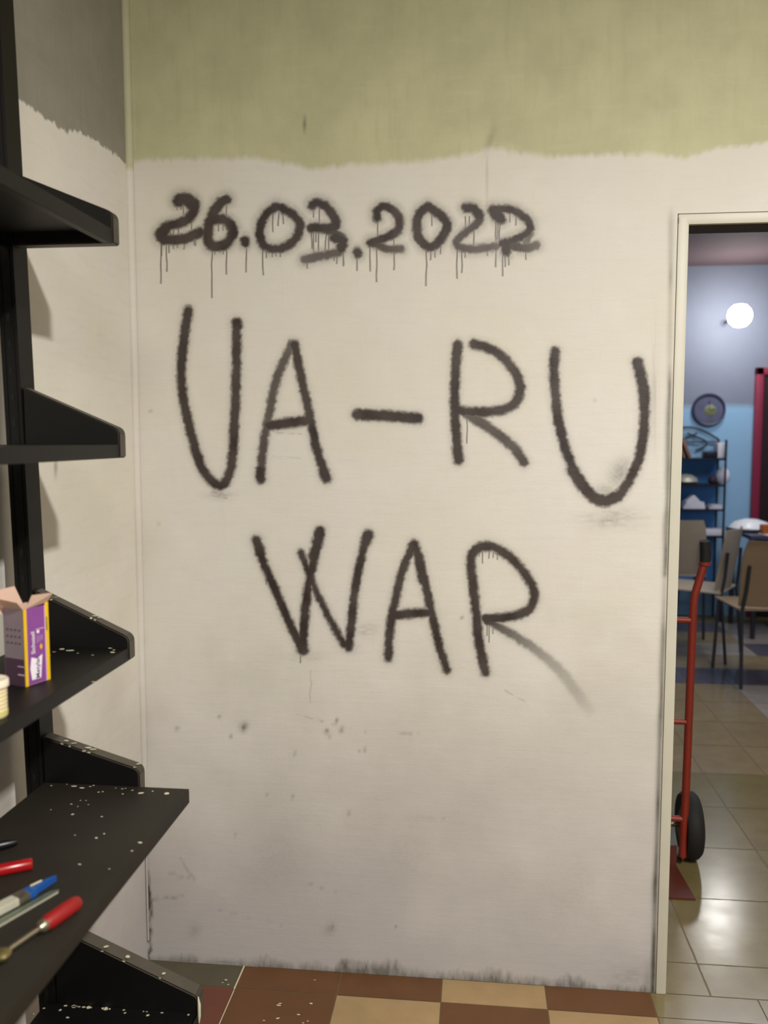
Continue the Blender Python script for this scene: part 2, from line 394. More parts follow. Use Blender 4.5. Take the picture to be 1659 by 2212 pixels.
st(2, ZE([(1138, 730), (1110, 600), (1095, 450), (1078, 300), (1074, 220), (1110, 172), (1180, 172), (1270, 235), (1340, 330), (1356, 400), (1320, 458), (1230, 485), (1140, 490)]), 9.2)
st(2, ZE([(1145, 500), (1220, 540), (1320, 600), (1400, 660), (1480, 735), (1560, 840), (1600, 900)]), 8.5, 1.0, 0.12)
DR = []
for x, a, b in [(172, 530, 840), (180, 520, 620), (215, 540, 750), (232, 540, 600), (570, 560, 950), (680, 560, 770), (835, 560, 755), (968, 560, 775), (992, 590, 640), (1040, 590, 632), (1065, 590, 625), (1098, 590, 636),
                (1310, 650, 725), (1545, 600, 685), (1595, 560, 700), (1520, 620, 660), (298, 210, 265), (328, 210, 268), (345, 200, 322), (412, 300, 440), (270, 400, 495), (310, 390, 490), (685, 230, 340), (622, 380, 432), (655, 370, 430),
                (1045, 290, 440), (1088, 280, 392), (1125, 280, 380), (1362, 230, 328), (1405, 230, 400), (1348, 430, 570), (1362, 430, 625), (1400, 430, 615), (1455, 440, 610), (1483, 450, 600), (1380, 430, 520), (270, 520, 572), (350, 510, 575),
                (440, 480, 548), (428, 480, 540), (590, 560, 615), (655, 550, 612), (300, 520, 562), (630, 555, 600)]:
    DR.append((0, 300 + x / 3.607, 380 + a / 3.607, 380 + b / 3.607, 1.9))
for x, a, b in [(5, 560, 705), (114, 610, 742), (215, 540, 745), (265, 560, 825), (400, 440, 735), (275, 340, 545), (652, 560, 860), (685, 560, 660), (720, 560, 636), (765, 530, 610), (695, 280, 392), (893, 550, 800), (932, 560, 755),
                (952, 560, 640), (1022, 430, 585), (955, 310, 440), (985, 310, 392), (1195, 320, 710), (1222, 320, 545), (1208, 320, 500), (1250, 540, 785), (1268, 560, 712), (1292, 560, 700), (1430, 540, 656), (1300, 270, 365), (1350, 290, 390), (1128, 570, 626)]:
    DR.append((0, 740 + x / 3.607, 380 + a / 3.607, 380 + b / 3.607, 1.9))
DR.append((1, 900 + 302 / 2.765, 640 + 700 / 2.765, 640 + 880 / 2.765, 1.7))
for x, a, b in [(155, 260, 340), (310, 630, 690), (1155, 500, 598), (1170, 500, 560), (1145, 500, 570), (1125, 180, 242), (1110, 180, 212), (1155, 180, 222), (1172, 190, 218), (1190, 195, 226), (735, 470, 495)]:
    DR.append((2, 500 + x / 2.074, 1100 + a / 2.074, 1100 + b / 2.074, 1.6))

def build_graffiti_wall():
    M2 = 1.0 / 790.0
    # photo pixel of wall points
    def steps(a, b, s): return list(np.linspace(a, b, max(1, int(round((b - a) / s))), endpoint=False))
    xs = np.array(steps(XL, -0.925 + 0.02, 0.004) + steps(-0.905, -0.86, 0.006) + steps(-0.86, 0.475, 0.0017) + steps(0.475, XE, 0.0035) + [XE])
    zt = lambda y: onY(780, y, D).z
    zs = np.array(steps(0.0, 0.09, 0.003) + steps(0.09, zt(1560), 0.009) + steps(zt(1560), zt(650), 0.0026) + steps(zt(650), zt(400), 0.0021)
                  + steps(zt(400), zt(290), 0.0035) + steps(zt(290), ZC, 0.03) + [ZC])
    GX, GZ = np.meshgrid(xs, zs)
    P = np.stack([GX, np.full_like(GX, D), GZ - H], -1)
    k = P @ FW; PX = 829.5 + F * (P @ RT) / k; PY = 1106 - F * (P @ UP) / k
    lines = [np.zeros_like(PX) for _ in range(3)]; fog = np.zeros_like(PX)
    jit = (vnoise(PX, PY, 7, 7, 1) - 0.5) * 3.0 + (vnoise(PX, PY, 2.6, 2.6, 2) - 0.5) * 1.5 + (vnoise(PX, PY, 18, 5, 22) - 0.5) * 1.8
    tone = vnoise(PX, PY, 22, 30, 95)
    for ln, pts, r, s0, s1 in ST:
        r = r + 0.6
        n = len(pts) - 1
        for i in range(n):
            a, b = pts[i], pts[i + 1]; pad = 46
            x0, x1 = min(a[0], b[0]) - pad, max(a[0], b[0]) + pad; y0, y1 = min(a[1], b[1]) - pad, max(a[1], b[1]) + pad
            rows = np.where((PY.max(1) > y0) & (PY.min(1) < y1))[0]; cols = np.where((PX.max(0) > x0) & (PX.min(0) < x1))[0]
            if not len(rows) or not len(cols): continue
            sl = (slice(rows[0], rows[-1] + 1), slice(cols[0], cols[-1] + 1))
            d, tt = segdist(PX[sl], PY[sl], a, b); s = s0 + (s1 - s0) * (i + tt) / n
            e = np.clip((d + jit[sl] - (r - 4.2)) / 11.5, 0, 1); e = 1 - e * e * (3 - 2 * e)
            if s1 < 0.3:   # fading tail gets softer
                w = 9.0 + 9 * (1 - s); e2 = np.clip((d + jit[sl] - (r - 4.5)) / w, 0, 1); e = 1 - e2 * e2 * (3 - 2 * e2)
            lines[ln][sl] = np.maximum(lines[ln][sl], e * s * (1.0 - 0.05 * tone[sl]))
            fw_ = (0.30 if ln == 0 else 0.17) * s
            sg = 11.0 if ln == 0 else 9.0
            fog[sl] = np.maximum(fog[sl], fw_ * np.exp(-(np.maximum(d - r, 0) / sg) ** 2))
    for ln, x, a, b, r in DR:
        wob = (vnoise(PX * 0 + x, PY, 9, 22, int(x) % 97) - 0.5) * 2.6
        dx = np.abs(PX - x - wob); ins = (PY > a) & (PY < b)
        taper = 0.8 + 0.35 * np.clip((PY - a) / (b - a + 1e-6), 0, 1)
        e = np.clip(1.35 - dx / (r * taper), 0, 1) * ins * (0.86 - 0.22 * np.clip((PY - a) / (b - a), 0, 1))
        lines[ln] = np.maximum(lines[ln], e)
    # overspray patches
    def blob(x, y, sx, sy, amt, rot=0.0):
        c, s_ = math.cos(rot), math.sin(rot); u = (PX - x) * c + (PY - y) * s_; v = -(PX - x) * s_ + (PY - y) * c
        return amt * np.exp(-(u / sx) ** 2 - (v / sy) ** 2)
    n1 = vnoise(PX, PY, 14, 5, 5)
    fog = np.maximum(fog, blob(1340, 1022, 22, 34, 0.42, 0.5)); fog = np.maximum(fog, blob(1310, 1060, 30, 16, 0.35))
    fog = np.maximum(fog, blob(1320, 1120, 60, 22, 0.28) * (0.4 + n1)); fog = np.maximum(fog, blob(475, 1068, 28, 10, 0.30) * (0.3 + n1 * 1.2))
    fog = np.maximum(fog, blob(790, 1362, 40, 16, 0.22) * (0.3 + n1)); fog = np.maximum(fog, blob(752, 1400, 20, 14, 0.35) * (0.3 + n1))
    fog = np.maximum(fog, blob(660, 1418, 40, 10, 0.2) * (0.3 + n1)); fog = np.maximum(fog, blob(480, 470, 10, 60, 0.10))
    fog = fog * (0.75 + 0.5 * vnoise(PX, PY, 4, 4, 6))
    paint = np.maximum.reduce(lines + [fog])
    # green upper paint edge
    gx = [200, 262, 552, 640, 675, 740, 816, 903, 985, 1027, 1045, 1080, 1167, 1300, 1431, 1475, 1510, 1546, 1600, 1659]
    gy = [342, 345, 342, 354, 366, 358, 352, 347, 338, 330, 318, 324, 336, 334, 332, 341, 330, 321, 316, 303]
    ge = np.interp(PX, gx, gy) + (vnoise(PX, PY, 9, 30, 8) - 0.5) * 7 + (vnoise(PX, PY, 3, 12, 9) - 0.5) * 3 + (vnoise(PX, PY, 40, 40, 10) - 0.5) * 8
    green = np.clip((ge - PY) / 14 + 0.5, 0, 1)
    # dirt, cracks, specks
    dirt_and_shade = np.zeros_like(PX)
    dirt_and_shade = np.maximum(dirt_and_shade, blob(1060, 300, 9, 30, 0.30, 0.35)); dirt_and_shade = np.maximum(dirt_and_shade, blob(1052, 385, 3, 55, 0.22))
    dirt_and_shade = np.maximum(dirt_and_shade, blob(1490, 195, 26, 7, 0.25, -0.3)); dirt_and_shade = np.maximum(dirt_and_shade, blob(1560, 270, 40, 5, 0.22))
    for x, y, r, a in [(320, 216, 3, .8), (282, 241, 4, .7), (658, 268, 3, .6), (526, 1570, 7, .75), (383, 1574, 4, .35), (474, 1548, 3, .5), (499, 1590, 3, .45), (728, 1555, 3, .6), (706, 1580, 4, .55), (738, 1577, 4, .5), (712, 1590, 3, .4),
                       (637, 1627, 3, .35), (788, 1620, 3, .5), (776, 1624, 2.5, .4), (632, 1722, 2.5, .6), (576, 1718, 2.5, .4), (754, 1757, 3, .5), (508, 1804, 2.5, .35), (713, 2006, 9, .28), (718, 2003, 4, .5), (325, 888, 3, .4),
                       (343, 1132, 3, .3), (998, 1334, 3, .45), (727, 1558, 3, .5), (690, 1160, 3, .2), (1285, 865, 3, .2), (880, 1850, 40, .10), (600, 1850, 50, .12), (1230, 1950, 60, .10), (1000, 1750, 45, .06), (420, 2010, 10, .2), (855, 2002, 2.5, .4)]:
        dirt_and_shade = np.maximum(dirt_and_shade, blob(x, y, r * 1.3, r * 1.5, a, 0.6) * (0.6 + 0.8 * vnoise(PX, PY, 5, 5, int(x))))
    def crack(pts, w, a, seed):
        nonlocal dirt_and_shade
        wv = (vnoise(PX, PY, 12, 12, seed) - 0.5) * 7; br = np.clip(vnoise(PX, PY, 8, 14, seed + 1) * 2.4 - 0.5, 0, 1)
        for p, q in zip(pts, pts[1:]):
            d, _ = segdist(PX + wv, PY, p, q); dirt_and_shade = np.maximum(dirt_and_shade, a * np.clip(1.3 - d / w, 0, 1) * br)
    crack([(321, 1915), (323, 2075)], 4.5, 1.0, 31); crack([(322, 1940), (324, 1990)], 5.5, .9, 33); crack([(323, 2010), (321, 2070)], 6, 1.0, 35)
    crack([(327, 1942), (355, 1940), (395, 1936)], 3.5, .45, 37); crack([(320, 1880), (322, 1960)], 3, .5, 39)
    crack([(276, 400), (284, 560), (290, 700), (296, 900)], 2.2, .35, 41); crack([(290, 900), (312, 1500)], 1.6, .25, 43)
    crack([(275, 505), (279, 540)], 3, .5, 45)
    crack([(614, 1757), (770, 1762), (960, 1770)], 1.6, .38, 47); crack([(640, 1543), (800, 1585), (920, 1584)], 1.3, .3, 49)
    crack([(655, 1905), (760, 1938)], 1.5, .22, 51); crack([(470, 1965), (610, 2000)], 1.5, .18, 53); crack([(1090, 1490), (1140, 1520)], 1.5, .3, 55)
    crack([(385, 1850), (420, 1900), (360, 1885)], 3, .22, 57); crack([(670, 1450), (672, 1520)], 2.2, .25, 59); crack([(590, 985), (650, 990)], 1.5, .2, 61)
    crack([(455, 1062), (500, 1066)], 2, .5, 63); crack([(460, 1072), (490, 1076)], 2, .5, 65); crack([(600, 935), (660, 938)], 1.6, .35, 67)
    # smeared dirt near the floor
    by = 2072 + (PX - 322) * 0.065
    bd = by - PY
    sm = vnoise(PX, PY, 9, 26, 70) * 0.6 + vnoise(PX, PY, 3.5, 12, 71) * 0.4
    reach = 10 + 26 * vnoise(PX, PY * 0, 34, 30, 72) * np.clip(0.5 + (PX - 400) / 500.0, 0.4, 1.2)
    dirt_and_shade = np.maximum(dirt_and_shade, np.clip((reach * (0.65 + 0.55 * sm) - bd) / 24.0, 0, 1) * (0.45 + 0.5 * sm))
    dirt_and_shade = np.maximum(dirt_and_shade, blob(788, 2102, 6, 16, 0.75)); dirt_and_shade = np.maximum(dirt_and_shade, blob(455, 2078, 130, 3, 0.5) * (0.3 + n1))
    dirt_and_shade = np.maximum(dirt_and_shade, blob(1370, 2110, 60, 26, 0.22) * (0.4 + n1)); dirt_and_shade = np.maximum(dirt_and_shade, blob(1400, 2120, 14, 40, 0.4))
    # shade of the door-frame gap painted as a dark line, with some grime
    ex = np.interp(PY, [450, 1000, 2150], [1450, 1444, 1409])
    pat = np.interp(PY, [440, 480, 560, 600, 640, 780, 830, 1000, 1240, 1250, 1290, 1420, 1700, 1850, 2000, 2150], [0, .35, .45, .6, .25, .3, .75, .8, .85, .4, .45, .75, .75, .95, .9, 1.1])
    dirt_and_shade = np.maximum(dirt_and_shade, pat * np.exp(-((PX - ex) / (5 + 3 * vnoise(PX, PY, 50, 60, 80))) ** 2) * (0.75 + 0.4 * vnoise(PX, PY, 9, 60, 81)))
    dirt_and_shade = np.maximum(dirt_and_shade, blob(1415, 830, 7, 120, 0.22) * vnoise(PX, PY, 4, 60, 82) * 1.5)
    mk = np.zeros(PX.shape + (4,), np.float32)
    mk[..., 0] = np.clip(paint, 0, 1); mk[..., 1] = green; mk[..., 2] = np.clip(dirt_and_shade, 0, 1); mk[..., 3] = 1
    nz, nx = PX.shape
    idx = np.arange(nz * nx).reshape(nz, nx)
    quads = np.stack([idx[:-1, :-1], idx[:-1, 1:], idx[1:, 1:], idx[1:, :-1]], -1).reshape(-1, 4)
    co = np.stack([GX, np.full_like(GX, D), GZ], -1).reshape(-1, 3).astype(np.float32); mkf = mk.reshape(-1, 4)
    lm = [np.minimum.reduce([l.reshape(-1)[quads[:, j]] for j in range(4)]) for l in lines]
    own = np.full(len(quads), -1); best = np.maximum.reduce(lm)
    for i in range(3): own[(lm[i] > 0.30) & (lm[i] >= best)] = i
    def mesh(name, q):
        u, inv = np.unique(q, return_inverse=True); inv = inv.reshape(q.shape)
        me = bpy.data.meshes.new(name); me.vertices.add(len(u)); me.vertices.foreach_set('co', co[u].ravel())
        me.loops.add(inv.size); me.loops.foreach_set('vertex_index', inv.ravel().astype(np.int32))
        me.polygons.add(len(q)); me.polygons.foreach_set('loop_start', np.arange(0, inv.size, 4, dtype=np.int32))
        try: me.polygons.foreach_set('loop_total', np.full(len(q), 4, dtype=np.int32))
        except Exception: pass
        me.update(calc_edges=True)
        a = me.attributes.new('marks', 'FLOAT_COLOR', 'POINT'); a.data.foreach_set('color', mkf[u].ravel())
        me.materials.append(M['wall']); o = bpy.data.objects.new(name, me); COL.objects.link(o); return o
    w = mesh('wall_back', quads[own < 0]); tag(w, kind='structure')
    for i, lab in enumerate(('black spray-painted date 26.03.2022 with paint drips', 'large black spray-painted letters UA-RU', 'black spray-painted word WAR')):
        o = mesh('painted_writing', quads[own == i]); o.parent = w; o['label'] = lab
    return w, gx, gy
wall, gx, gy = build_graffiti_wall()

# wall body behind the painted face, the plaster over the door and to its right
def plain_marks(o):
    me = o.data; a = me.attributes.new('marks', 'FLOAT_COLOR', 'POINT')
    for i, v in enumerate(me.vertices):
        k = np.array([v.co.x, v.co.y, v.co.z - H]); d = k @ FW
        if d < 0.2: a.data[i].color = (0, 0, 0, 1); continue
        px = 829.5 + F * (k @ RT) / d; py = 1106 - F * (k @ UP) / d
        g = min(1, max(0, (np.interp(px, gx, gy) + math.sin(px * .7) * 2.2 + math.sin(px * .23) * 2.5 - py) / 9 + 0.5)) if v.co.y < D + .001 else 0
        a.data[i].color = (0, g, 0, 1)
b = MB(); b.box((XL - 0.1, D + 0.0015, 0), (XE, D + WT, ZC)); o = b.build('wall_core', M['frame'], wall)
b = MB()
nx_, nz_ = 110, 130
X0, X1, Z0, Z1 = XE, 1.52, LZ + 0.028, ZC
gv = [[b.bm.verts.new((X0 + (X1 - X0) * i / nx_, D, Z0 + (Z1 - Z0) * (j / nz_) ** 1.0)) for i in range(nx_ + 1)] for j in range(nz_ + 1)]
for j in range(nz_):
    for i in range(nx_): b.bm.faces.new([gv[j][i], gv[j][i + 1], gv[j + 1][i + 1], gv[j + 1][i]])
b.box((XE, D + 0.001, LZ + 0.028), (1.52, D + WT, ZC)); b.box((1.455, D, 0), (3.2, D + WT, ZC))
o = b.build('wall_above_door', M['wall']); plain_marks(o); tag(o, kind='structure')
o.name = 'wall_right'

# door frame: cream casing with a dark gap on its left, dark brown soffit
b = MB()
b.box((0.4995, D - 0.004, 0), (0.526, D + WT + 0.004, LZ + 0.02), bev=0.003)
b.box((1.424, D - 0.006, 0), (1.45, D + WT + 0.004, LZ + 0.02), bev=0.003)
b.box((0.4995, D - 0.004, LZ), (1.45, D + 0.012, LZ + 0.026), bev=0.003)
fr = b.build('door_1', M['frame']); tag(fr, kind='structure')
b = MB(); b.box((0.526, D + 0.012, LZ - 0.002), (1.424, D + WT, LZ + 0.026)); b.build('door_soffit', M['soffit'], fr, label='dark brown underside of the door head')

# left wall, ceiling
ny_, nzz = 220, 260
ysg = np.concatenate([np.linspace(-2.2, 1.2, 12, endpoint=False), np.linspace(1.2, D, ny_)]); zsg = np.concatenate([np.linspace(0, 2.05, 60, endpoint=False), np.linspace(2.05, 2.32, nzz, endpoint=False), np.linspace(2.32, ZC, 10)])
b = MB(); b.mats = [M['wall_left']]
gv = [[b.bm.verts.new((XL, y, z)) for y in ysg] for z in zsg]
for j in range(len(zsg) - 1):
    for i in range(len(ysg) - 1): b.bm.faces.new([gv[j][i], gv[j + 1][i], gv[j + 1][i + 1], gv[j][i + 1]])
b.box((XL - 0.12, -2.2, 0), (XL - 0.001, D + WT, ZC), M['wall_left'])
o = b.build('wall_left'); tag(o, kind='structure')
co = np.empty(len(o.data.vertices) * 3, np.float32); o.data.vertices.foreach_get('co', co); co = co.reshape(-1, 3)
ly = np.interp(co[:, 1], [1.5, 1.66, 1.79, 1.9, 2.0, 2.12, 2.26], LINEZ := [2.18, 2.178, 2.187, 2.187, 2.215, 2.222, 2.222])
ly = ly + (vnoise(co[:, 1] * 1000, co[:, 2] * 1000, 14, 40, 90) - 0.5) * 0.012 + (vnoise(co[:, 1] * 1000, co[:, 2] * 1000, 5, 12, 91) - 0.5) * 0.007
mk = np.zeros((len(co), 4), np.float32); mk[:, 3] = 1; mk[:, 1] = np.clip((co[:, 2] - ly) / 0.006 + 0.5, 0, 1)
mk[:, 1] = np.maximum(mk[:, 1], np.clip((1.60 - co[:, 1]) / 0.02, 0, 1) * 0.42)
yy, zz = co[:, 1] * 1000, co[:, 2] * 1000
d_ = np.zeros(len(co))
for y, z, r, a_ in [(1.815, 1.43, .008, .8), (1.80, 1.62, .004, .4)]: d_ = np.maximum(d_, a_ * np.exp(-((co[:, 1] - y) ** 2 + (co[:, 2] - z) ** 2) / r ** 2))
mk[:, 2] = d_
a = o.data.attributes.new('marks', 'FLOAT_COLOR', 'POINT'); a.data.foreach_set('color', mk.ravel())
b = MB(); b.box((XL - 0.12, -2.2, ZC), (3.2, D, ZC + 0.1)); o = b.build('ceiling', M['ceiling']); tag(o, kind='structure')
# rounded plaster bead in the corner
b = MB(); b.tube([(XL + 0.004, D - 0.003, 0.06), (XL + 0.004, D - 0.003, 0.45), (XL + 0.004, D - 0.003, 0.62), (XL + 0.005, D - 0.004, 2.0), (XL + 0.004, D - 0.004, ZC)], [0.003, 0.003, 0.010, 0.012, 0.012], seg=14)
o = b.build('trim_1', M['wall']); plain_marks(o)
a = o.data.attributes['marks']
for i, v in enumerate(o.data.vertices): a.data[i].color = (0, 0.0, 0, 1)
if True:
    me = o.data; bm = bmesh.new(); bm.from_mesh(me)
    for zc in (2.20, 2.215): bmesh.ops.bisect_plane(bm, geom=bm.verts[:] + bm.edges[:] + bm.faces[:], plane_co=(0, 0, zc), plane_no=(0, 0, 1))
    bm.to_mesh(me); bm.free(); a = me.attributes['marks']
    for i, v in enumerate(me.vertices): a.data[i].color = (0, 0.85 if v.co.z > 2.21 else 0, 0, 1)
tag(o, kind='structure')

# ------------------------------------------------------------------ near floor: checker of tiles laid one by one in one surface
b = MB(); g = 0.0016; T = 0.281
xs0 = -0.640; yj = 2.165
kinds = {(-1, 0): 't_grey', (0, 0): 't_brown', (1, 0): 't_brown', (2, 0): 't_beige', (3, 0): 't_brown',
         (-1, 1): 't_red', (0, 1): 't_brown', (1, 1): 't_beige', (2, 1): 't_brown', (3, 1): 't_beige'}
for i in range(-2, 9):
    for j in range(0, 17):
        x0 = xs0 + i * T; x1 = x0 + T
        y1 = yj - (j - 1) * T if j else D; y0 = y1 - T if j else yj
        m = kinds.get((i, j), 't_beige' if (i + j) % 2 == 0 else 't_brown')
        x0 = max(x0, XL - 0.02)
        if x0 >= x1 - 0.01: continue
        if i >= 4: m = 'h_olive'
        b.poly([(x0 + g, y0 + g, 0), (x1 - g, y0 + g, 0), (x1 - g, y1 - g, 0), (x0 + g, y1 - g, 0)], M[m])
b.box((XL - 0.1, -2.7, -0.1), (3.2, D + 0.0, -0.0008), M['grout'])
for px_, py_, r in [(602, 2172, .004), (605, 2168, .003), (600, 2200, .0035), (672, 2168, .0035), (645, 2192, .003), (665, 2206, .002), (655, 2210, .002), (570, 2205, .002), (680, 2117, .002), (488, 2117, .003), (481, 2123, .002), (493, 2127, .002)]:
    p = onZ(px_, py_, 0); b.disc((p.x, p.y, 0.0006), r * 1.5, r * 0.8, 'z', M['splat'], 9, .4)
b.tube([(-0.641, 2.262, 0.0005), (-0.641, 2.16, 0.0005)], 0.0022, M['splat'], 6); b.tube([(-0.640, 2.155, 0.0004), (-0.640, 1.9, 0.0004)], 0.0013, M['splat'], 6)
o = b.build('floor'); tag(o, kind='structure')

# ------------------------------------------------------------------ hall behind the door
YF = 7.4; HC = 2.9; hx0, hx1 = -0.6, 4.6
b = MB(); g = 0.0025
XJ = [-0.6, -0.13, 0.26, 0.645, 1.03, 1.30, 1.57, 1.95, 2.33, 2.71, 3.09, 3.47, 3.85, 4.23, 4.6]
YJ = [D] + [2.41 + 0.362 * i for i in range(14)]
rnd = random.Random(4)
for i in range(len(XJ) - 1):
    for j in range(len(YJ) - 1):
        y0, y1 = YJ[j], min(YJ[j + 1], YF)
        if y0 >= YF: continue
        yc = (y0 + y1) / 2; xc = (XJ[i] + XJ[i + 1]) / 2
        if yc < 3.9: m = 'h_olive'
        elif yc < 5.3: m = 'h_tan' if xc < 1.57 else 'h_pale'
        elif yc < 5.75: m = 'h_blue'
        elif yc < 6.2: m = 'h_tan'
        else: m = rnd.choice(['h_tan', 'h_pale', 'h_blue', 'h_pale'])
        b.poly([(XJ[i] + g, y0 + g, 0), (XJ[i + 1] - g, y0 + g, 0), (XJ[i + 1] - g, y1 - g, 0), (XJ[i] + g, y1 - g, 0)], M[m])
b.box((hx0, D, -0.1), (hx1, YF + 0.1, -0.001), M['h_grout'])
o = b.build('floor_hall'); tag(o, kind='structure')
b = MB(); b.box((hx0, YF, 0), (hx1, YF + 0.1, HC)); o = b.build('wall_far', M['hallwall']); tag(o, kind='structure')
b = MB(); b.box((hx0 - 0.1, D + WT, 0), (hx0, YF + 0.1, HC)); o = b.build('wall_hall_left', M['hallwall']); tag(o, kind='structure')
b = MB(); b.box((hx1, D + WT, 0), (hx1 + 0.1, YF + 0.1, HC)); o = b.build('wall_hall_right', M['hallwall']); tag(o, kind='structure')
b = MB(); b.box((hx0 - 0.1, D + WT, HC), (hx1 + 0.1, YF + 0.1, HC + 0.1)); o = b.build('ceiling_hall', M['hall_ceiling']); tag(o, kind='structure')

# maroon door in the far wall
dr = empty('door_2', (2.31, YF, 0), kind='structure')
b = MB()
b.box((-0.03, -0.05, 0), (0.03, -0.0005, 2.07), bev=0.004); b.box((0.93, -0.05, 0), (0.99, -0.0005, 2.07), bev=0.004); b.box((-0.03, -0.05, 2.01), (0.99, -0.0005, 2.07), bev=0.004)
b.build('door_frame', M['maroon'], dr, label='maroon painted door frame')
b = MB(); b.box((0.03, -0.03, 0.005), (0.93, -0.0008, 2.01))
for z0, z1 in ((0.12, 0.95), (1.05, 1.9)):
    b.box((0.12, -0.036, z0), (0.84, -0.030, z1), bev=0.006)
b.build('door_leaf', M['doordark'], dr, label='very dark door leaf')

# ------------------------------------------------------------------ shelving unit on the left
UT = empty('shelving_unit', (0, 0, 0), label='black metal cantilever shelving unit along the left wall', cat='shelving unit')
YP = 1.57; ZP = 1.46; TILT = 0.021
UT.location = (0, 0, 0)
def tx(z): return -TILT * (z - ZP)          # the unit leans towards the wall
def upright(y0, y1):
    b = MB(); xb, xf = -0.897, -0.862
    def quad(xa, xc, ya, yb, z0, z1, m):
        b.prism([(xa + tx(z0), ya, z0), (xc + tx(z0), ya, z0), (xc + tx(z1), ya, z1), (xa + tx(z1), ya, z1)], (0, yb - ya, 0), m)
    quad(xb, xf, y0, y1, 0.0, 2.75, M['black'])
    quad(xb + 0.006, xb + 0.0085, y0 - 0.002, y0, 0.0, 2.75, M['black']); quad(xf - 0.010, xf - 0.0075, y0 - 0.002, y0, 0.0, 2.75, M['black'])
    z = 0.12
    while z < 2.7:
        for (a, c) in ((xb + 0.0145, xb + 0.0205),):
            quad(a, c, y0 - 0.0008, y0 - 0.0002, z, z + 0.014, M['slot'])
        z += 0.05
    b.build('upright_post', M['black'], UT)
    b = MB(); b.box((xb - 0.005 + 0.03, y0, 0.0), (xf + 0.36, y1, 0.045), bev=0.004); b.build('foot', M['black'], UT)
upright(YP - 0.002, YP + 0.05)
upright(0.56, 0.61)
def side_plate(z0, tip_h, root_h, xt, yn=YP, th=0.03, splats=()):
    """hollow cheek: thin web with a folded rim all round, rounded upper tip"""
    xr = -0.862 + tx(z0); r = 0.016; pts = []
    zt = z0 + tip_h; slope = (root_h - tip_h) / (xt - xr)
    pts = [(xr, z0), (xt, z0), (xt, zt - r)]
    for k in range(1, 6):
        a = math.pi / 2 * k / 5 * 0.78; pts.append((xt - r + r * math.cos(a), zt - r + r * math.sin(a)))
    pts.append((xr, z0 + root_h))
    b = MB(); cx = sum(p[0] for p in pts) / len(pts); cz = sum(p[1] for p in pts) / len(pts)
    b.prism([(x, yn, z) for x, z in pts], (0, th, 0), M['black'], bev=0.0025)
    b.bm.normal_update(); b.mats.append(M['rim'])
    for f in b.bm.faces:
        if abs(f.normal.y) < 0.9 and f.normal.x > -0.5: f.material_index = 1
    for (fx, rr) in splats:
        x = xr + (xt - xr) * fx; z = z0 + root_h - slope * (x - xr)
        b.disc((x, yn + 0.012, z + 0.0012), rr * 1.4, rr, 'z', M['splat'], 10, .4); b.disc((x - .003, yn - 0.0006, z - 0.001), rr * 0.8, rr * 0.4, 'y', M['splat'], 9, .4)
    return b.build('side_plate', None, UT)
def shelf(z0, xt, splats=(), yend=YP, y0=0.61, xb=-0.885):
    b = MB(); th = 0.0255
    xb = xb + tx(z0)
    b.box((xb, y0, z0 + th - 0.004), (xt - 0.002, yend, z0 + th)); b.box((xt - 0.006, y0, z0), (xt - 0.0015, yend - 0.0, z0 + th), bev=0.0015)
    b.box((xt - 0.02, y0, z0), (xt - 0.003, yend, z0 + 0.002)); b.box((xb, y0, z0), (xb + 0.003, yend, z0 + th))
    for (px_, py_, r) in splats:
        p = onZ(px_, py_, z0 + th + 0.0004); b.disc((p.x, min(p.y, yend - 0.004), p.z), r, r * 0.7, 'z', M['splat'], 10, .35)
    b.mats = b.mats or [M['black']]
    if b.mats[0] != M['black']:
        b.mats.append(M['black'])
        for f in b.bm.faces: f.material_index = 1 if len(f.verts) != 10 else 0
    return b.build('shelf', M['black'], UT)
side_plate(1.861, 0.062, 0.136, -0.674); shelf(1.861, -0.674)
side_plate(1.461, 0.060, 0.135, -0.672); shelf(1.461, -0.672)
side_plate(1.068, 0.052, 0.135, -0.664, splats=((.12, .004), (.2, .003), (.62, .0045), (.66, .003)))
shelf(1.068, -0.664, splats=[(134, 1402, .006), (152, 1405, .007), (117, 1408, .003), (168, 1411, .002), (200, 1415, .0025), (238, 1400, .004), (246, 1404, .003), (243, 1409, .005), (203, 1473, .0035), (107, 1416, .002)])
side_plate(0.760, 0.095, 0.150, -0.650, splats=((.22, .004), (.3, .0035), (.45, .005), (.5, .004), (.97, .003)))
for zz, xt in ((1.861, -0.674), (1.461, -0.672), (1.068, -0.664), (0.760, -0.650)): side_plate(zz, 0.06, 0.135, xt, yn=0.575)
for y0_ in (YP - 0.03, 0.605):
    b = MB(); b.box((-0.84, y0_, 0.775), (-0.655, y0_ + 0.03, 0.788)); b.build('ledge', M['black'], UT)
# deep bottom shelf
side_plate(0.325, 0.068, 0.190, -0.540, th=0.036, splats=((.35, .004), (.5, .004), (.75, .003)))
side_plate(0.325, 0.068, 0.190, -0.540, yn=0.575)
b = MB()
b.box((-0.86, 0.61, 0.348), (-0.542, YP, 0.352), M['black']); b.box((-0.546, 0.61, 0.325), (-0.541, YP, 0.352), M['black'], bev=0.0015)
for px_, py_, r in [(250, 2146, .007), (262, 2140, .003), (183, 2143, .005), (194, 2141, .003), (208, 2136, .004), (219, 2143, .003), (190, 2127, .003), (166, 2165, .007), (230, 2167, .004), (285, 2153, .003), (360, 2169, .003),
                    (130, 2182, .004), (142, 2172, .004), (146, 2198, .004), (270, 2188, .003), (319, 2193, .004), (326, 2157, .002), (334, 2156, .002), (73, 2190, .002), (95, 2178, .003), (194, 2172, .006), (407, 2192, .003)]:
    p = onZ(px_, py_, 0.3526); b.disc((p.x, min(p.y, YP - 0.005), p.z), r * 0.8, r * 0.6, 'z', M['splat'], 10, .35)
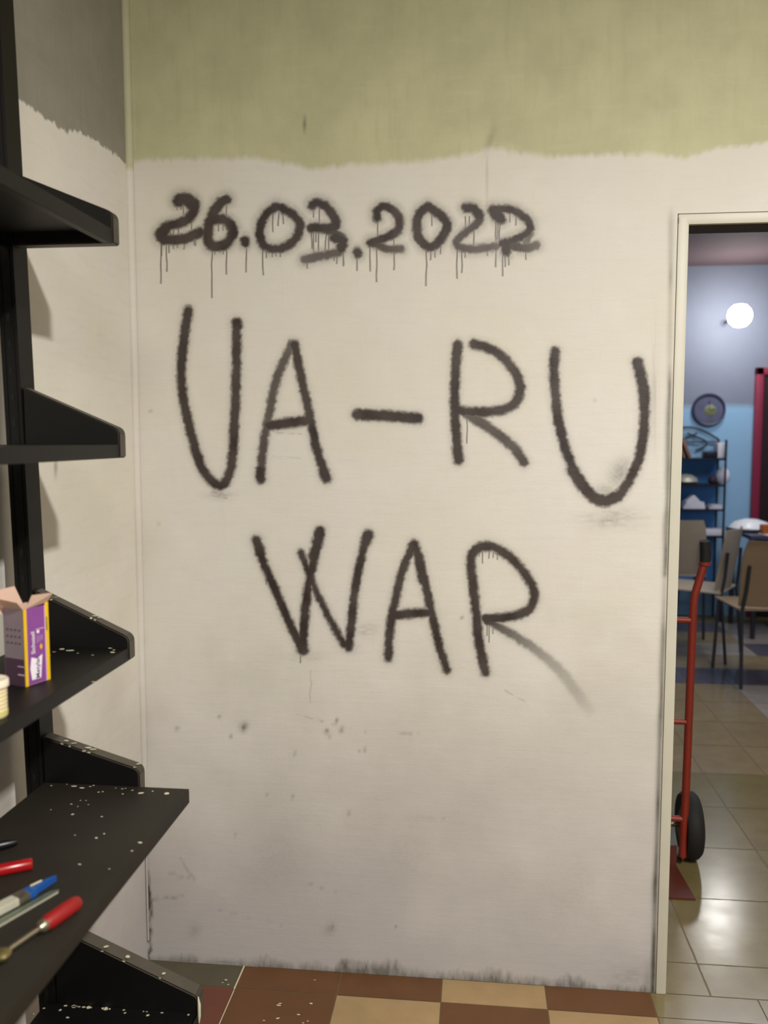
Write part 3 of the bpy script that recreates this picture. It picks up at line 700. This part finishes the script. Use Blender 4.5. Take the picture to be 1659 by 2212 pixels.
b.build('base_shelf', M['black'], UT)
# worn, cream-smeared lip on the tip of the bottom plate
b = MB(); b.tube([(-0.5395, YP - 0.001, 0.389), (-0.537, YP - 0.003, 0.375), (-0.537, YP - 0.003, 0.35), (-0.538, YP - 0.003, 0.335)], [0.001, 0.003, 0.003, 0.001], M['splat'], 8); b.build('paint_smear', None, UT, label='cream paint smear on the tip of the bottom plate')

# loose board lying on the fourth pair of plates, deeper than the other shelves
zb = 0.789; b = MB()
b.box((-0.846, 0.607, zb), (-0.549, YP - 0.001, zb + 0.028), M['board'], bev=0.0015)
zt = zb + 0.0283
for px_, py_, r in [(160, 1698, .006), (177, 1702, .006), (111, 1697, .003), (147, 1692, .002), (195, 1699, .003), (203, 1696, .003), (213, 1711, .003), (222, 1710, .003), (264, 1704, .003), (271, 1703, .002), (265, 1715, .003), (286, 1707, .003),
                    (305, 1713, .007), (360, 1714, .008), (330, 1709, .003), (250, 1702, .002), (154, 1737, .003), (168, 1742, .002), (191, 1738, .002), (157, 1759, .004), (110, 1749, .002), (220, 1764, .003), (225, 1801, .003), (208, 1810, .004),
                    (162, 1804, .002), (172, 1867, .003), (285, 1838, .003), (236, 1877, .002), (174, 1729, .002), (186, 1729, .002), (303, 1820, .005)]:
    p = onZ(px_, py_, zt); b.disc((p.x, min(p.y, YP - .006), p.z), r * 0.75, r * 0.55, 'z', M['splat'], 10, .35)
o = b.build('shelf_board', None, None, label='deep black board on the fourth shelving level, specked with cream paint, under the tools', cat='board')
ZTOP = zb + 0.028

# ------------------------------------------------------------------ wallpaper paste carton on the third shelf
Z3 = 1.068 + 0.0255
A = onZ(56, 1484, Z3); B = onZ(108, 1467, Z3)
ux = (B - A).normalized(); ux.z = 0; wv = (B - A).length
uy = Vector((-ux.y, ux.x, 0))     # to the back-left
BX = empty('paste_carton', A, (0, 0, math.atan2(ux.y, ux.x)), label='open purple wallpaper paste carton with yellow edges standing on the third shelf', cat='box')
hb = 0.128; dp = 0.046
b = MB(); tk = 0.0012
b.box((0, 0, 0), (wv, tk, hb), M['purple']); b.box((0, dp - tk, 0), (wv, dp, hb), M['kraft'])
b.box((0, 0, 0), (tk, dp, hb), M['cartgrey']); b.box((wv - tk, 0, 0), (wv, dp, hb), M['purple']); b.box((0, 0, 0), (wv, dp, tk), M['kraft'])
b.box((-0.0006, 0.002, 0.0), (0.0002, dp - 0.002, 0.045), M['cartdark'])
for k in range(4):
    for j in range(3):
        b.box((-0.0007, 0.008 + k * 0.009, 0.07 + j * 0.011), (0.0, 0.0118 + k * 0.009, 0.072 + j * 0.011), M['cartdark'])
for z0, z1 in ((0.018, 0.020), (0.032, 0.0335)): b.box((-0.0012, 0.002, z0), (0.0, 0.016, z1), M['ink_pink'])
b.build('carton_body', None, BX)
b = MB()
b.box((-0.0005, -0.0008, 0), (0.0055, 0.0002, hb)); b.box((wv - 0.0065, -0.0008, 0), (wv + 0.0006, 0.0002, hb + 0.004)); b.box((wv, -0.0005, 0), (wv + 0.0009, 0.010, hb))
b.build('yellow_stripe', M['yellow'], BX, label='yellow edge stripes')
b = MB(); b.box((wv - 0.008, -0.0009, 0), (wv - 0.0065, 0.0001, hb), M['ink_pink'])
# white house-shaped badge
b.prism([(wv * .25, -0.0009, 0.008), (wv * .62, -0.0009, 0.008), (wv * .70, -0.0009, 0.047), (wv * .47, -0.0009, 0.042), (wv * .25, -0.0009, 0.046), (wv * .19, -0.0009, 0.027)], (0, 0.0003, 0), M['ink_white'])
b.box((wv * .50, -0.001, 0.084), (wv * .60, -0.0007, 0.089), M['ink_white']); b.box((wv * .46, -0.001, 0.090), (wv * .80, -0.0007, 0.0915), M['ink_pink'])
for k in range(4): b.box((wv * (.50 + .07 * k), -0.001, 0.068 + 0.001 * k), (wv * (.515 + .07 * k), -0.0007, 0.080), M['ink_pink'])
b.prism([(wv * .60, -0.001, 0.060), (wv * .66, -0.001, 0.055), (wv * .72, -0.001, 0.060), (wv * .66, -0.001, 0.066)], (0, 0.0003, 0), M['yellow'])
b.box((wv * .90, -0.0013, 0.085), (wv * .94, -0.0008, 0.108), M['brass'])
b.build('printed_badge', None, BX, label='white badge and small print')
def text_mesh(name, body, size, mat, parent, mw, bold=0.0, **kw):
    cu = bpy.data.curves.new(name, 'FONT'); cu.body = body; cu.size = size; cu.extrude = 0.0002; cu.offset = bold; cu.resolution_u = 3
    tmp = bpy.data.objects.new('tmp', cu); COL.objects.link(tmp); bpy.context.view_layer.update()
    me = bpy.data.meshes.new_from_object(tmp.evaluated_get(bpy.context.evaluated_depsgraph_get())); bpy.data.objects.remove(tmp)
    me.materials.clear(); me.materials.append(mat); me.name = name
    o = bpy.data.objects.new(name, me); COL.objects.link(o); o.parent = parent; o.matrix_local = mw; return tag(o, **kw)
def up_text(x, z): # text running upwards on the front (-y) face
    return Matrix.Translation((x, -0.0011, z)) @ Matrix(((0, -1, 0, 0), (0, 0, -1, 0), (1, 0, 0, 0), (0, 0, 0, 1)))
text_mesh('lettering', 'Metylan', 0.0118, M['ink_dark'], BX, up_text(wv * .57, 0.0085), 0.00005, label='dark lettering Metylan')
text_mesh('lettering', 'Sichozell', 0.0108, M['ink_white'], BX, up_text(wv * .40, 0.051), 0.00008, label='white lettering Sichozell')
# open flaps
b = MB(); RX = Matrix.Rotation
def flap(pts, m): b.prism(pts, (0, 0.0012, 0), m)
b.prism([(wv * .12, 0, hb), (wv, 0, hb + .004), (wv + 0.004, -0.010, hb + 0.020), (wv * .28, -0.006, hb + 0.022)], (0, 0.0014, 0), M['kraft'])
b.build('flap', None, BX, label='raw cardboard flap')
b = MB(); b.prism([(0, 0.001, hb), (0.0, dp, hb), (-0.014, dp + 0.006, hb + 0.018), (-0.008, 0.004, hb + 0.012)], (0.0012, 0, 0), M['kraft']); b.build('flap', None, BX, label='raw cardboard flap')
b = MB(); b.prism([(-0.01, dp, hb - 0.012), (wv * .8, dp, hb), (wv * .60, dp + 0.006, hb + 0.030), (-0.03, dp + 0.010, hb + 0.027), (-0.05, dp + 0.006, hb + 0.004)], (0, 0.0012, 0), M['kraft']); b.build('flap', None, BX, label='raw cardboard flap')

# jar of paste next to the carton
pj = onZ(-2, 1556, Z3); cj = Vector((pj.x, pj.y, 0)); dirj = Vector((cj.x, cj.y, 0)).normalized(); cj += dirj * 0.020
J = empty('paste_jar', (cj.x - 0.0075, cj.y - 0.002, Z3), label='small off-white ribbed plastic jar with lid beside the purple carton', cat='jar')
b = MB(); prof = [(0.0, 0), (0.0235, 0), (0.025, 0.002)]
for k in range(6): prof += [(0.025, 0.006 + k * 0.0075), (0.0238, 0.0085 + k * 0.0075), (0.0252, 0.011 + k * 0.0075)]
prof += [(0.023, 0.056), (0.0, 0.056)]
b.lathe(prof, m=M['jar']); b.build('jar_body', None, J)
b = MB(); b.lathe([(0.0, 0.056), (0.026, 0.056), (0.0285, 0.058), (0.0285, 0.070), (0.027, 0.072), (0.025, 0.0705), (0.0, 0.0705)], m=M['jarlid']); b.build('lid', None, J)
b = MB(); b.lathe([(0.02525, 0.004), (0.02560, 0.004), (0.02560, 0.013), (0.02525, 0.013)], m=M['label']); b.build('label_band', None, J, label='yellow band at the foot of the jar'); J.scale = (0.8, 0.8, 0.92)
J.scale.z = 0.78

# ------------------------------------------------------------------ tools on the board
def along(pa, pb, z): return onZ(*pa, z), onZ(*pb, z)
def rod_frame(name, a, b_, **kw):
    d = b_ - a; o = empty(name, a, (0, 0, math.atan2(d.y, d.x)), **kw); return o, d.length
def xrot(): return Matrix(((0, 0, 1), (0, 1, 0), (-1, 0, 0)))
R = 0.0088
a, e = along((-70, 1894), (70, 1866), ZTOP + R)
o, L = rod_frame('marker_pen', a, e, label='glossy red marker pen, furthest back of the red tools on the board', cat='pen')
b = MB(); b.lathe([(0, 0), (R * .8, 0), (R, 0.003), (R, L * .45), (0, L * .45)], m=M['red'], axis=xrot()); b.build('pen_barrel', None, o)
b = MB(); b.lathe([(0, L * .45), (R * 1.06, L * .45), (R * 1.06, L - 0.002), (R * .92, L), (0, L)], m=M['red'], axis=xrot()); b.build('pen_cap', None, o)
a, e = along((-40, 1836), (38, 1818), ZTOP + 0.008)
o, L = rod_frame('black_tool_handle', a, e, label='black tool handle lying behind the red marker pen', cat='tool')
b = MB(); b.lathe([(0, 0), (0.008, 0.0), (0.0075, L * .6), (0.006, L - 0.006), (0.004, L), (0, L)], m=M['blackplastic'], axis=xrot()); b.build('grip', None, o)
b = MB(); b.lathe([(0, -0.03), (0.0025, -0.03), (0.0025, 0.002), (0, 0.002)], m=M['steel'], axis=xrot()); b.build('shank', None, o)
# cutter: white-grey body with blue end
a, e = along((-60, 1995), (124, 1896), ZTOP + 0.0065)
o, L = rod_frame('utility_cutter', a, e, label='grey and blue utility cutter between the red marker and the clear strip', cat='cutter')
b = MB(); m1 = L * .60
b.prism([(0, -0.009, -0.006), (m1, -0.010, -0.006), (m1, 0.008, -0.006), (m1 - .03, 0.010, -0.006), (0, 0.009, -0.006)], (0, 0, 0.012), M['cutter'], bev=0.0015)
b.box((m1 - 0.018, -0.0106, -0.0055), (m1 + 0.001, 0.0095, 0.0064), M['steel'], bev=0.001); b.build('cutter_body', None, o)
b = MB(); b.prism([(m1, -0.0085, -0.0055), (L - .004, -0.0015, -0.0055), (L, 0.001, -0.0055), (L - .008, 0.003, -0.0055), (m1 + .03, 0.0075, -0.0055), (m1, 0.008, -0.0055)], (0, 0, 0.011), M['blue'], bev=0.0012)
b.box((m1, -0.0095, -0.0058), (m1 + 0.014, 0.009, 0.0062), M['blue'], bev=0.0015); b.build('blue_end', None, o, label='blue plastic end')
b = MB(); b.tube([(m1 + 0.012, 0.004, 0.0072), (L - 0.026, 0.0035, 0.0066)], 0.0012, M['jar'], 6); b.build('clip', None, o)
# clear plastic strip
a, e = along((-50, 2028), (131, 1923), ZTOP + 0.0012)
o, L = rod_frame('clear_strip', a, e, label='clear plastic strip lying between the cutter and the red screwdriver', cat='strip')
b = MB(); b.prism([(0, -0.001, -0.001), (L - .006, -0.001, -0.001), (L, 0.003, -0.001), (L - 0.012, 0.011, -0.001), (0, 0.016, -0.001)], (0, 0, 0.0018), M['clear'], bev=0.0004); b.build('strip_body', None, o)
b = MB(); b.box((0, -0.0018, -0.001), (L - .006, -0.0008, 0.0012)); b.build('strip_edge', M['cutter'], o, label='pale edge of the strip')
# red handled screw tool
R = 0.0115
a, e = along((12, 2056), (172, 1946), ZTOP + R)
o, L = rod_frame('hook_screwdriver', a, e, label='red handled tool with threaded steel shank, nearest the board front', cat='screwdriver')
h0 = L * .50
b = MB(); b.lathe([(0, h0), (R * .8, h0), (R * .98, h0 + 0.006), (R, L - 0.025), (R * .95, L - 0.010), (R * .75, L - 0.003), (R * .4, L), (0, L)], m=M['redmatt'], axis=xrot()); b.build('handle', None, o, label='red handle')
b = MB(); b.lathe([(0, h0 - 0.012), (R * .45, h0 - 0.012), (R * .5, h0 - 0.008), (R * .8, h0 - 0.004), (R * .8, h0), (0, h0)], m=M['steel'], axis=xrot()); b.build('ferrule', None, o)
b = MB(); prof = [(0, 0.004)]; xx = 0.004
while xx < h0 - 0.014: prof += [(0.0026, xx), (0.0042, xx + 0.0012), (0.0026, xx + 0.0024)]; xx += 0.0026
prof += [(0.0032, h0 - 0.010), (0, h0 - 0.010)]
b.lathe(prof, m=M['steel'], axis=xrot(), seg=14); b.build('threaded_shank', None, o, label='threaded steel shank')
b = MB(); b.lathe([(0, -0.008), (0.006, -0.0075), (0.011, -0.003), (0.012, 0.002), (0.008, 0.006), (0, 0.007)], c=(-0.006, 0, -0.001), m=M['brass'], seg=18); b.build('knob', None, o, label='tarnished brass knob')

# ------------------------------------------------------------------ red hand truck behind the door jamb
wb = onZ(1492, 1848, 0)
YT = 2.98
HT = empty('hand_truck', (0, 0, 0), label='red two-wheeled hand truck standing just behind the door frame', cat='hand truck')
def T(x, y, Y=YT): return onY(x, y, Y)
rp = [T(1474, 1850), T(1482, 1700), T(1490, 1500), T(1497, 1330), T(1500, 1290), T(1507, 1265), T(1519, 1225), T(1524, 1212)]
b = MB(); b.tube(catmull([tuple(p) for p in rp], 4), 0.0135, M['truckred'], 14); b.build('frame_rail', None, HT)
wtr = 0.36
b = MB(); b.tube(catmull([(p.x - wtr, p.y, p.z) for p in rp], 4), 0.0135, M['truckred'], 14); b.build('frame_rail', None, HT)
for sx in (0, -wtr):
    g0 = T(1523, 1217); g1 = T(1521, 1168)
    b = MB(); b.tube([(g0.x + sx, g0.y, g0.z), (g0.x + sx, g0.y - .004, (g0.z + g1.z) / 2), (g1.x + sx, g1.y - .01, g1.z)], [0.017, 0.0185, 0.016], M['rubber'], 14); b.build('grip', None, HT, label='black rubber grip')
    b = MB(); b.tube([(g0.x + sx, g0.y - .0, g0.z - 0.006), (g0.x + sx, g0.y, g0.z + 0.006)], 0.020, M['truckred'], 14); b.build('grip_collar', None, HT)
for yy, rr in ((1340, 0.011), (1560, 0.010), (1770, 0.011)):
    p = T(1492, yy); b = MB(); b.tube([(p.x, p.y, p.z), (p.x - wtr, p.y + 0.0, p.z + (0.004))], rr, M['truckred'], 12); b.build('crossbar', None, HT)
ax = T(1490, 1775); AY = Matrix(((0, 0, 1), (0, 1, 0), (-1, 0, 0)))
wr = 0.118; wc = Vector((ax.x, YT + 0.075, wr + 0.001))
RZ = Matrix.Rotation(math.radians(12), 3, 'Z')
for sx in (0, -wtr - 0.03):
    b = MB(); prof = [(0.03, -0.026), (wr - 0.03, -0.026), (wr - 0.012, -0.028), (wr - 0.003, -0.018), (wr, 0), (wr - 0.003, 0.018), (wr - 0.012, 0.028), (wr - 0.03, 0.026), (0.03, 0.026)]
    c = wc + Vector((0.018 + sx, 0, 0)); b.lathe(prof, c, M['rubber'], 36, AY @ Matrix.Identity(3)); tyre = b.build('wheel', None, HT, label='black rubber tyre')
    b = MB(); b.lathe([(0.0, -0.03), (0.034, -0.03), (0.036, -0.02), (0.036, 0.02), (0.034, 0.03), (0.0, 0.03)], c, M['truckred'], 20, AY); b.build('hub', None, tyre)
b = MB(); b.tube([wc + Vector((0.05, 0, 0)), wc + Vector((-wtr - 0.06, 0, 0))], 0.009, M['steel'], 10); b.build('axle', None, HT)
for sx in (0, -wtr):
    b = MB(); p = T(1475, 1840); b.prism([(p.x + sx - 0.004, YT - 0.01, 0.03), (p.x + sx - 0.004, YT + 0.085, wr - 0.02), (p.x + sx - 0.004, YT + 0.085, wr + 0.02), (p.x + sx - 0.004, YT - 0.01, 0.26)], (0.006, 0, 0), M['truckred']); b.build('axle_bracket', None, HT)
q0 = onZ(1503, 1946, 0); q1 = onZ(1437, 1946, 0); q2 = onZ(1483, 1865, 0)
b = MB(); xr_ = q0.x; y0_ = q0.y
b.prism([(xr_, y0_, 0.001), (xr_ - wtr - 0.06, y0_, 0.001), (xr_ - wtr - 0.03, YT, 0.001), (xr_ - 0.012, YT, 0.001)], (0, 0, 0.006), M['toe'], bev=0.001)
b.box((xr_ - wtr - 0.03, YT - 0.006, 0.001), (xr_ - 0.012, YT, 0.075), M['toe']); b.build('toe_plate', None, HT, label='red-brown toe plate')

# ------------------------------------------------------------------ clock, lamp, rack
pc = onY(1530, 885, YF)
CK = empty('wall_clock', (pc.x, YF, pc.z), label='round violet wall clock with green centre on the far wall', cat='clock')
AX = Matrix(((1, 0, 0), (0, 0, -1), (0, 1, 0)))
b = MB(); b.lathe([(0.0, 0.001), (0.118, 0.001), (0.120, 0.018), (0, 0.018)], m=M['clockface'], axis=AX, seg=36); b.build('clock_face', None, CK)
b = MB(); b.lathe([(0.112, 0.001), (0.135, 0.001), (0.135, 0.022), (0.128, 0.032), (0.116, 0.028), (0.112, 0.012)], m=M['clockrim'], axis=AX, seg=36); b.build('clock_rim', None, CK, label='dark violet rim')
b = MB(); b.lathe([(0.0, 0.018), (0.050, 0.018), (0.048, 0.0195), (0, 0.0195)], c=(0.012, 0, -0.008), m=M['clockgreen'], axis=AX, seg=24); b.build('clock_centre', None, CK, label='olive green centre')
b = MB(); b.box((0.0, -0.0225, -0.002), (0.004, -0.021, 0.075), M['blackplastic']); b.box((0.0, -0.0235, -0.002), (0.05, -0.0225, 0.002), M['blackplastic']); b.build('clock_hands', None, CK)

pl = onY(1598, 682, YF - 0.42)
LP = empty('wall_lamp', (pl.x, YF, pl.z), label='glaring white globe lamp on the far wall above the clock', cat='lamp')
b = MB(); b.lathe([(0, 0.001), (0.03, 0.001), (0.028, 0.01), (0.014, 0.016), (0.012, 0.05), (0.012, 0.345), (0, 0.345)], m=M['hallwall'], axis=AX); b.build('lamp_base', None, LP)
b = MB(); b.lathe([(0.0, -0.088), (0.045, -0.078), (0.078, -0.046), (0.09, 0.0), (0.078, 0.046), (0.045, 0.078), (0.0, 0.088)], c=(0, -0.42, 0), m=M['bulb'], seg=24); b.build('lamp_globe', None, LP, label='glowing white globe')

RKY = 7.15
RK = empty('wire_rack', (0, 0, 0), label='black wrought-iron shelf rack with curved top and blue back below the clock', cat='rack')
rx0, rx1 = 1.50, onY(1566, 1040, RKY).x
zsh = [onY(1560, y, RKY).z for y in (990, 1047, 1100, 1158)] + [0.3]
ztop = onY(1520, 930, RKY).z; zs_ = onY(1566, 950, RKY).z
for (xx, yy) in ((rx0, RKY), (rx1, RKY), (rx0, RKY + 0.22), (rx1, RKY + 0.22)):
    b = MB(); b.tube([(xx, yy, 0.0), (xx, yy, zs_)], 0.009, M['iron'], 8); b.build('leg', None, RK)
b = MB(); arc = [(rx0 + (rx1 - rx0) * k / 14, RKY + 0.22, zs_ + (ztop - zs_ + .03) * math.sin(math.pi * k / 14)) for k in range(15)]
b.tube(arc, 0.008, M['iron'], 8)
for s in (-1, 1):
    cx = (rx0 + rx1) / 2 + 0.04
    b.tube([(cx + s * (0.03 + 0.09 * math.sin(k * .5)), RKY + 0.22, zsh[0] + 0.06 + 0.018 * k) for k in range(0, 9)], 0.007, M['iron'], 8)
b.tube([(rx0, RKY + .22, zsh[0] + .13), (rx1, RKY + .22, zsh[0] + .13)], 0.006, M['iron'], 8)
b.build('scroll_top', None, RK)
for z in zsh:
    b = MB(); b.box((rx0, RKY, z - 0.016), (rx1, RKY + 0.22, z), M['iron'], bev=0.003); b.build('rack_shelf', None, RK)
b = MB(); b.box((rx0 + 0.012, RKY + 0.205, zsh[4]), (rx1 - 0.012, RKY + 0.21, zsh[0] - 0.018), M['bluecloth']); b.build('blue_back', None, RK, label='deep blue back cloth')
def thing_mesh(b, name, label, cat, group=None, mat=None):
    return b.build(name, mat, None, label=label, cat=cat, group=group)
def rk(x): return onY(x, 1000, RKY + 0.1).x
# leaning books and bits on the rack
for i, (x0, x1, lean, hgt, m, lab, th) in enumerate([(1470, 0, 0.40, 0.20, 'bookdark', 'dark plum book leaning at the left of the top rack shelf', .024), (1484, 0, 0.40, 0.22, 'bookbrown', 'brown book leaning on the plum book on the top rack shelf', .024),
                                    (1497, 0, 0.40, 0.16, 'bookbrown', 'brown book slumped lowest towards the middle of the top rack shelf', .024)]):
    b = MB(); x = rk(x0); rot = Matrix.Rotation(-lean, 3, 'Y')
    b.box((-th / 2, -0.07, 0), (th / 2, 0.07, hgt), M[m], bev=0.002)
    mz = min((rot @ Vector((sx * th / 2, 0, zz))).z for sx in (-1, 1) for zz in (0, hgt))
    for v in b.bm.verts: v.co = rot @ v.co + Vector((x - .04, RKY + 0.1, zsh[0] - mz + 0.001))
    thing_mesh(b, 'book', lab, 'book')
b = MB(); x = rk(1532); b.box((x - .05, RKY + .03, zsh[0] + .001), (x + .05, RKY + .15, zsh[0] + .052), M['iron'], bev=0.008); thing_mesh(b, 'dark_case', 'small dark case on the top rack shelf right of the books', 'case')
b = MB(); x = rk(1554); b.box((x - .035, RKY + .03, zsh[0] + .001), (x + .035, RKY + .16, zsh[0] + .125), M['paper'], bev=0.006); thing_mesh(b, 'white_box', 'white box at the right end of the top rack shelf', 'box')
b = MB(); x = rk(1538); b.lathe([(0, .001), (.022, .004), (.034, .02), (.036, .04), (.026, .06), (0, .068)], (x, RKY + .07, zsh[1]), M['bookdark'], 20); thing_mesh(b, 'dark_jug', 'small dark round pot on the second rack shelf', 'pot')
b = MB(); x = rk(1560); b.lathe([(0, .001), (.04, .004), (.055, .03), (.056, .07), (.045, .11), (0.02, .135), (0, .14)], (x + .01, RKY + .11, zsh[1]), M['paper'], 20); thing_mesh(b, 'white_pot', 'plump white pot at the right end of the second rack shelf', 'pot')
b = MB(); x = rk(1485); b.lathe([(0, .001), (.07, .002), (.10, .02), (.09, .05), (.05, .075), (0, .082)], (x - .01, RKY + .11, zsh[1]), M['cutter'], 20); thing_mesh(b, 'beige_bowl', 'upturned beige bowl at the left of the second rack shelf', 'bowl')
for i, (xx, hh, lab) in enumerate([(1498, 0.055, 'thick pile of white paper on the third rack shelf, left'), (1547, 0.03, 'thin pile of white paper on the third rack shelf, right')]):
    b = MB(); x = rk(xx); ww = .085 if i == 0 else .06
    for k in range(3): b.box((x - ww + k * .006, RKY + .01, zsh[2] + .001 + hh * k / 3), (x + ww - k * .008, RKY + .19, zsh[2] + hh * (k + 1) / 3), M['paper'], rot=Matrix.Rotation(0.05 * (k - 1), 3, 'Z'))
    if i == 0: b.prism([(x - .07, RKY + .02, zsh[2] + hh), (x + .05, RKY + .02, zsh[2] + hh), (x - .005, RKY + .02, zsh[2] + hh + .06)], (0, .12, 0), M['paper'], bev=.006)
    thing_mesh(b, 'paper_stack', lab, 'paper')
b = MB(); x = rk(1542); b.box((x - .08, RKY + .01, zsh[3] + .001), (x + .085, RKY + .19, zsh[3] + .05), M['paper'], bev=0.004); thing_mesh(b, 'white_tray', 'white tray on the low fourth rack shelf', 'tray')

# ------------------------------------------------------------------ tables and chairs in the hall
def table(name, x0, x1, y0, y1, h, label):
    T_ = empty(name, ((x0 + x1) / 2, (y0 + y1) / 2, 0), label=label, cat='table'); w = (x1 - x0) / 2; d = (y1 - y0) / 2
    b = MB(); b.box((-w, -d, h - .03), (w, d, h), M['tabletop'], bev=.004); b.build('tabletop', None, T_)
    for sx in (-1, 1):
        for sy in (-1, 1):
            b = MB(); b.tube([(sx * (w - .05), sy * (d - .05), 0), (sx * (w - .05), sy * (d - .05), h - .03)], .018, M['chairleg'], 10); b.build('leg', None, T_)
    return T_
tt = table('dining_table', 2.02, 3.3, 6.50, 7.15, .78, 'dark slate-topped table in the hall in front of the maroon door')
def P(x, y, z): return onZ(x, y, z)
b = MB(); p = onY(1622, 1115, 6.85); b.lathe([(0, .001), (.10, .001), (.155, .018), (.16, .028), (.12, .07), (.05, .092), (0, .096)], (p.x, 6.85, .78), M['china'], 28)
thing_mesh(b, 'covered_dish', 'domed white covered dish on the dark table', 'dish')
b = MB(); p = onY(1655, 1130, 6.62); b.box((p.x - .035, 6.58, .781), (p.x + .085, 6.66, .852), M['orange'], bev=.004); thing_mesh(b, 'orange_packet', 'orange-brown packet in front of the white dish on the table', 'packet')
b = MB(); p = Vector((2.22, 6.60, 0)); b.box((p.x - .10, p.y - .06, .781), (p.x + .05, p.y + .06, .785), M['paper'], rot=Matrix.Rotation(.25, 3, 'Z')); thing_mesh(b, 'paper_sheet', 'white sheet of paper at the near edge of the dark table', 'paper')

def make_chair(label, wood):
    t = empty('dining_chair', label=label, cat='chair', group='plywood chairs in the hall')
    b = MB(); n = 10; top = []; 
    outline = [(-0.19, 0.43), (-0.205, 0.60), (-0.20, 0.80), (-0.17, 0.835), (0.17, 0.835), (0.20, 0.80), (0.205, 0.60), (0.19, 0.43)]
    # curved backrest shell
    cols = 12; rows = 8; g = []
    for j in range(rows + 1):
        z = 0.46 + (0.84 - 0.46) * j / rows; row = []
        for i in range(cols + 1):
            u = -1 + 2 * i / cols; hw = 0.20 - (0.03 * (j / rows) ** 6) - 0.01 * (1 - j / rows)
            row.append((u * hw, -0.20 - 0.06 * j / rows + 0.035 * u * u, z))
        g.append(row)
    for sgn in (0, 1):
        vs = [[b.bm.verts.new((x, y + sgn * 0.010, z)) for x, y, z in row] for row in g]
        for j in range(rows):
            for i in range(cols):
                q = [vs[j][i], vs[j][i + 1], vs[j + 1][i + 1], vs[j + 1][i]]; f = b.bm.faces.new(q if sgn else q[::-1]); f.smooth = True
        if sgn == 0: v0 = vs
    for j in range(rows):
        for i in (0, cols): b.bm.faces.new([v0[j][i], v0[j + 1][i], vs[j + 1][i], vs[j][i]])
    for i in range(cols):
        for j in (0, rows): b.bm.faces.new([v0[j][i], v0[j][i + 1], vs[j][i + 1], vs[j][i]])
    bmesh.ops.recalc_face_normals(b.bm, faces=b.bm.faces[:]); b.mats = [wood]; b.build('backrest', None, t)
    b = MB(); b.box((-0.20, -0.20, 0.438), (0.20, 0.20, 0.450), wood, bev=.005); b.build('seat', None, t)
    for sx in (-1, 1):
        b = MB(); b.tube([(sx * .19, -.24, 0), (sx * .185, -.20, .43), (sx * .17, -.215, .55), (sx * .16, -.225, .70)], .010, M['chairleg'], 10); b.build('leg', None, t)
        b = MB(); b.tube([(sx * .19, .21, 0), (sx * .18, .17, .437)], .010, M['chairleg'], 10); b.build('leg', None, t)
    return t
chairs = [((1688, 1170), 0.08, 'tan plywood chair nearest the doorway, seen from behind', 'wooddark'), ((1596, 1136), 1.05, 'pale plywood chair between the hand truck grip and the tan chair', 'wood'), ((1466, 1118), -0.1, 'pale plywood chair furthest left, in front of the rack', 'wood')]
for i, (q, rz, lab, wd) in enumerate(chairs):
    c = make_chair(lab, M[wd]); p = onZ(q[0], q[1], 0.89); yb = min(p.y, (9, 5.95, 6.5)[i]); p = onY(q[0], q[1], yb); c.rotation_euler.z = rz; c.scale = (1.06, 1.06, 1.06)
    off = Matrix.Rotation(rz, 3, 'Z') @ Vector((0, 0.26, 0)); c.location = (p.x + off.x, p.y + off.y, 0)
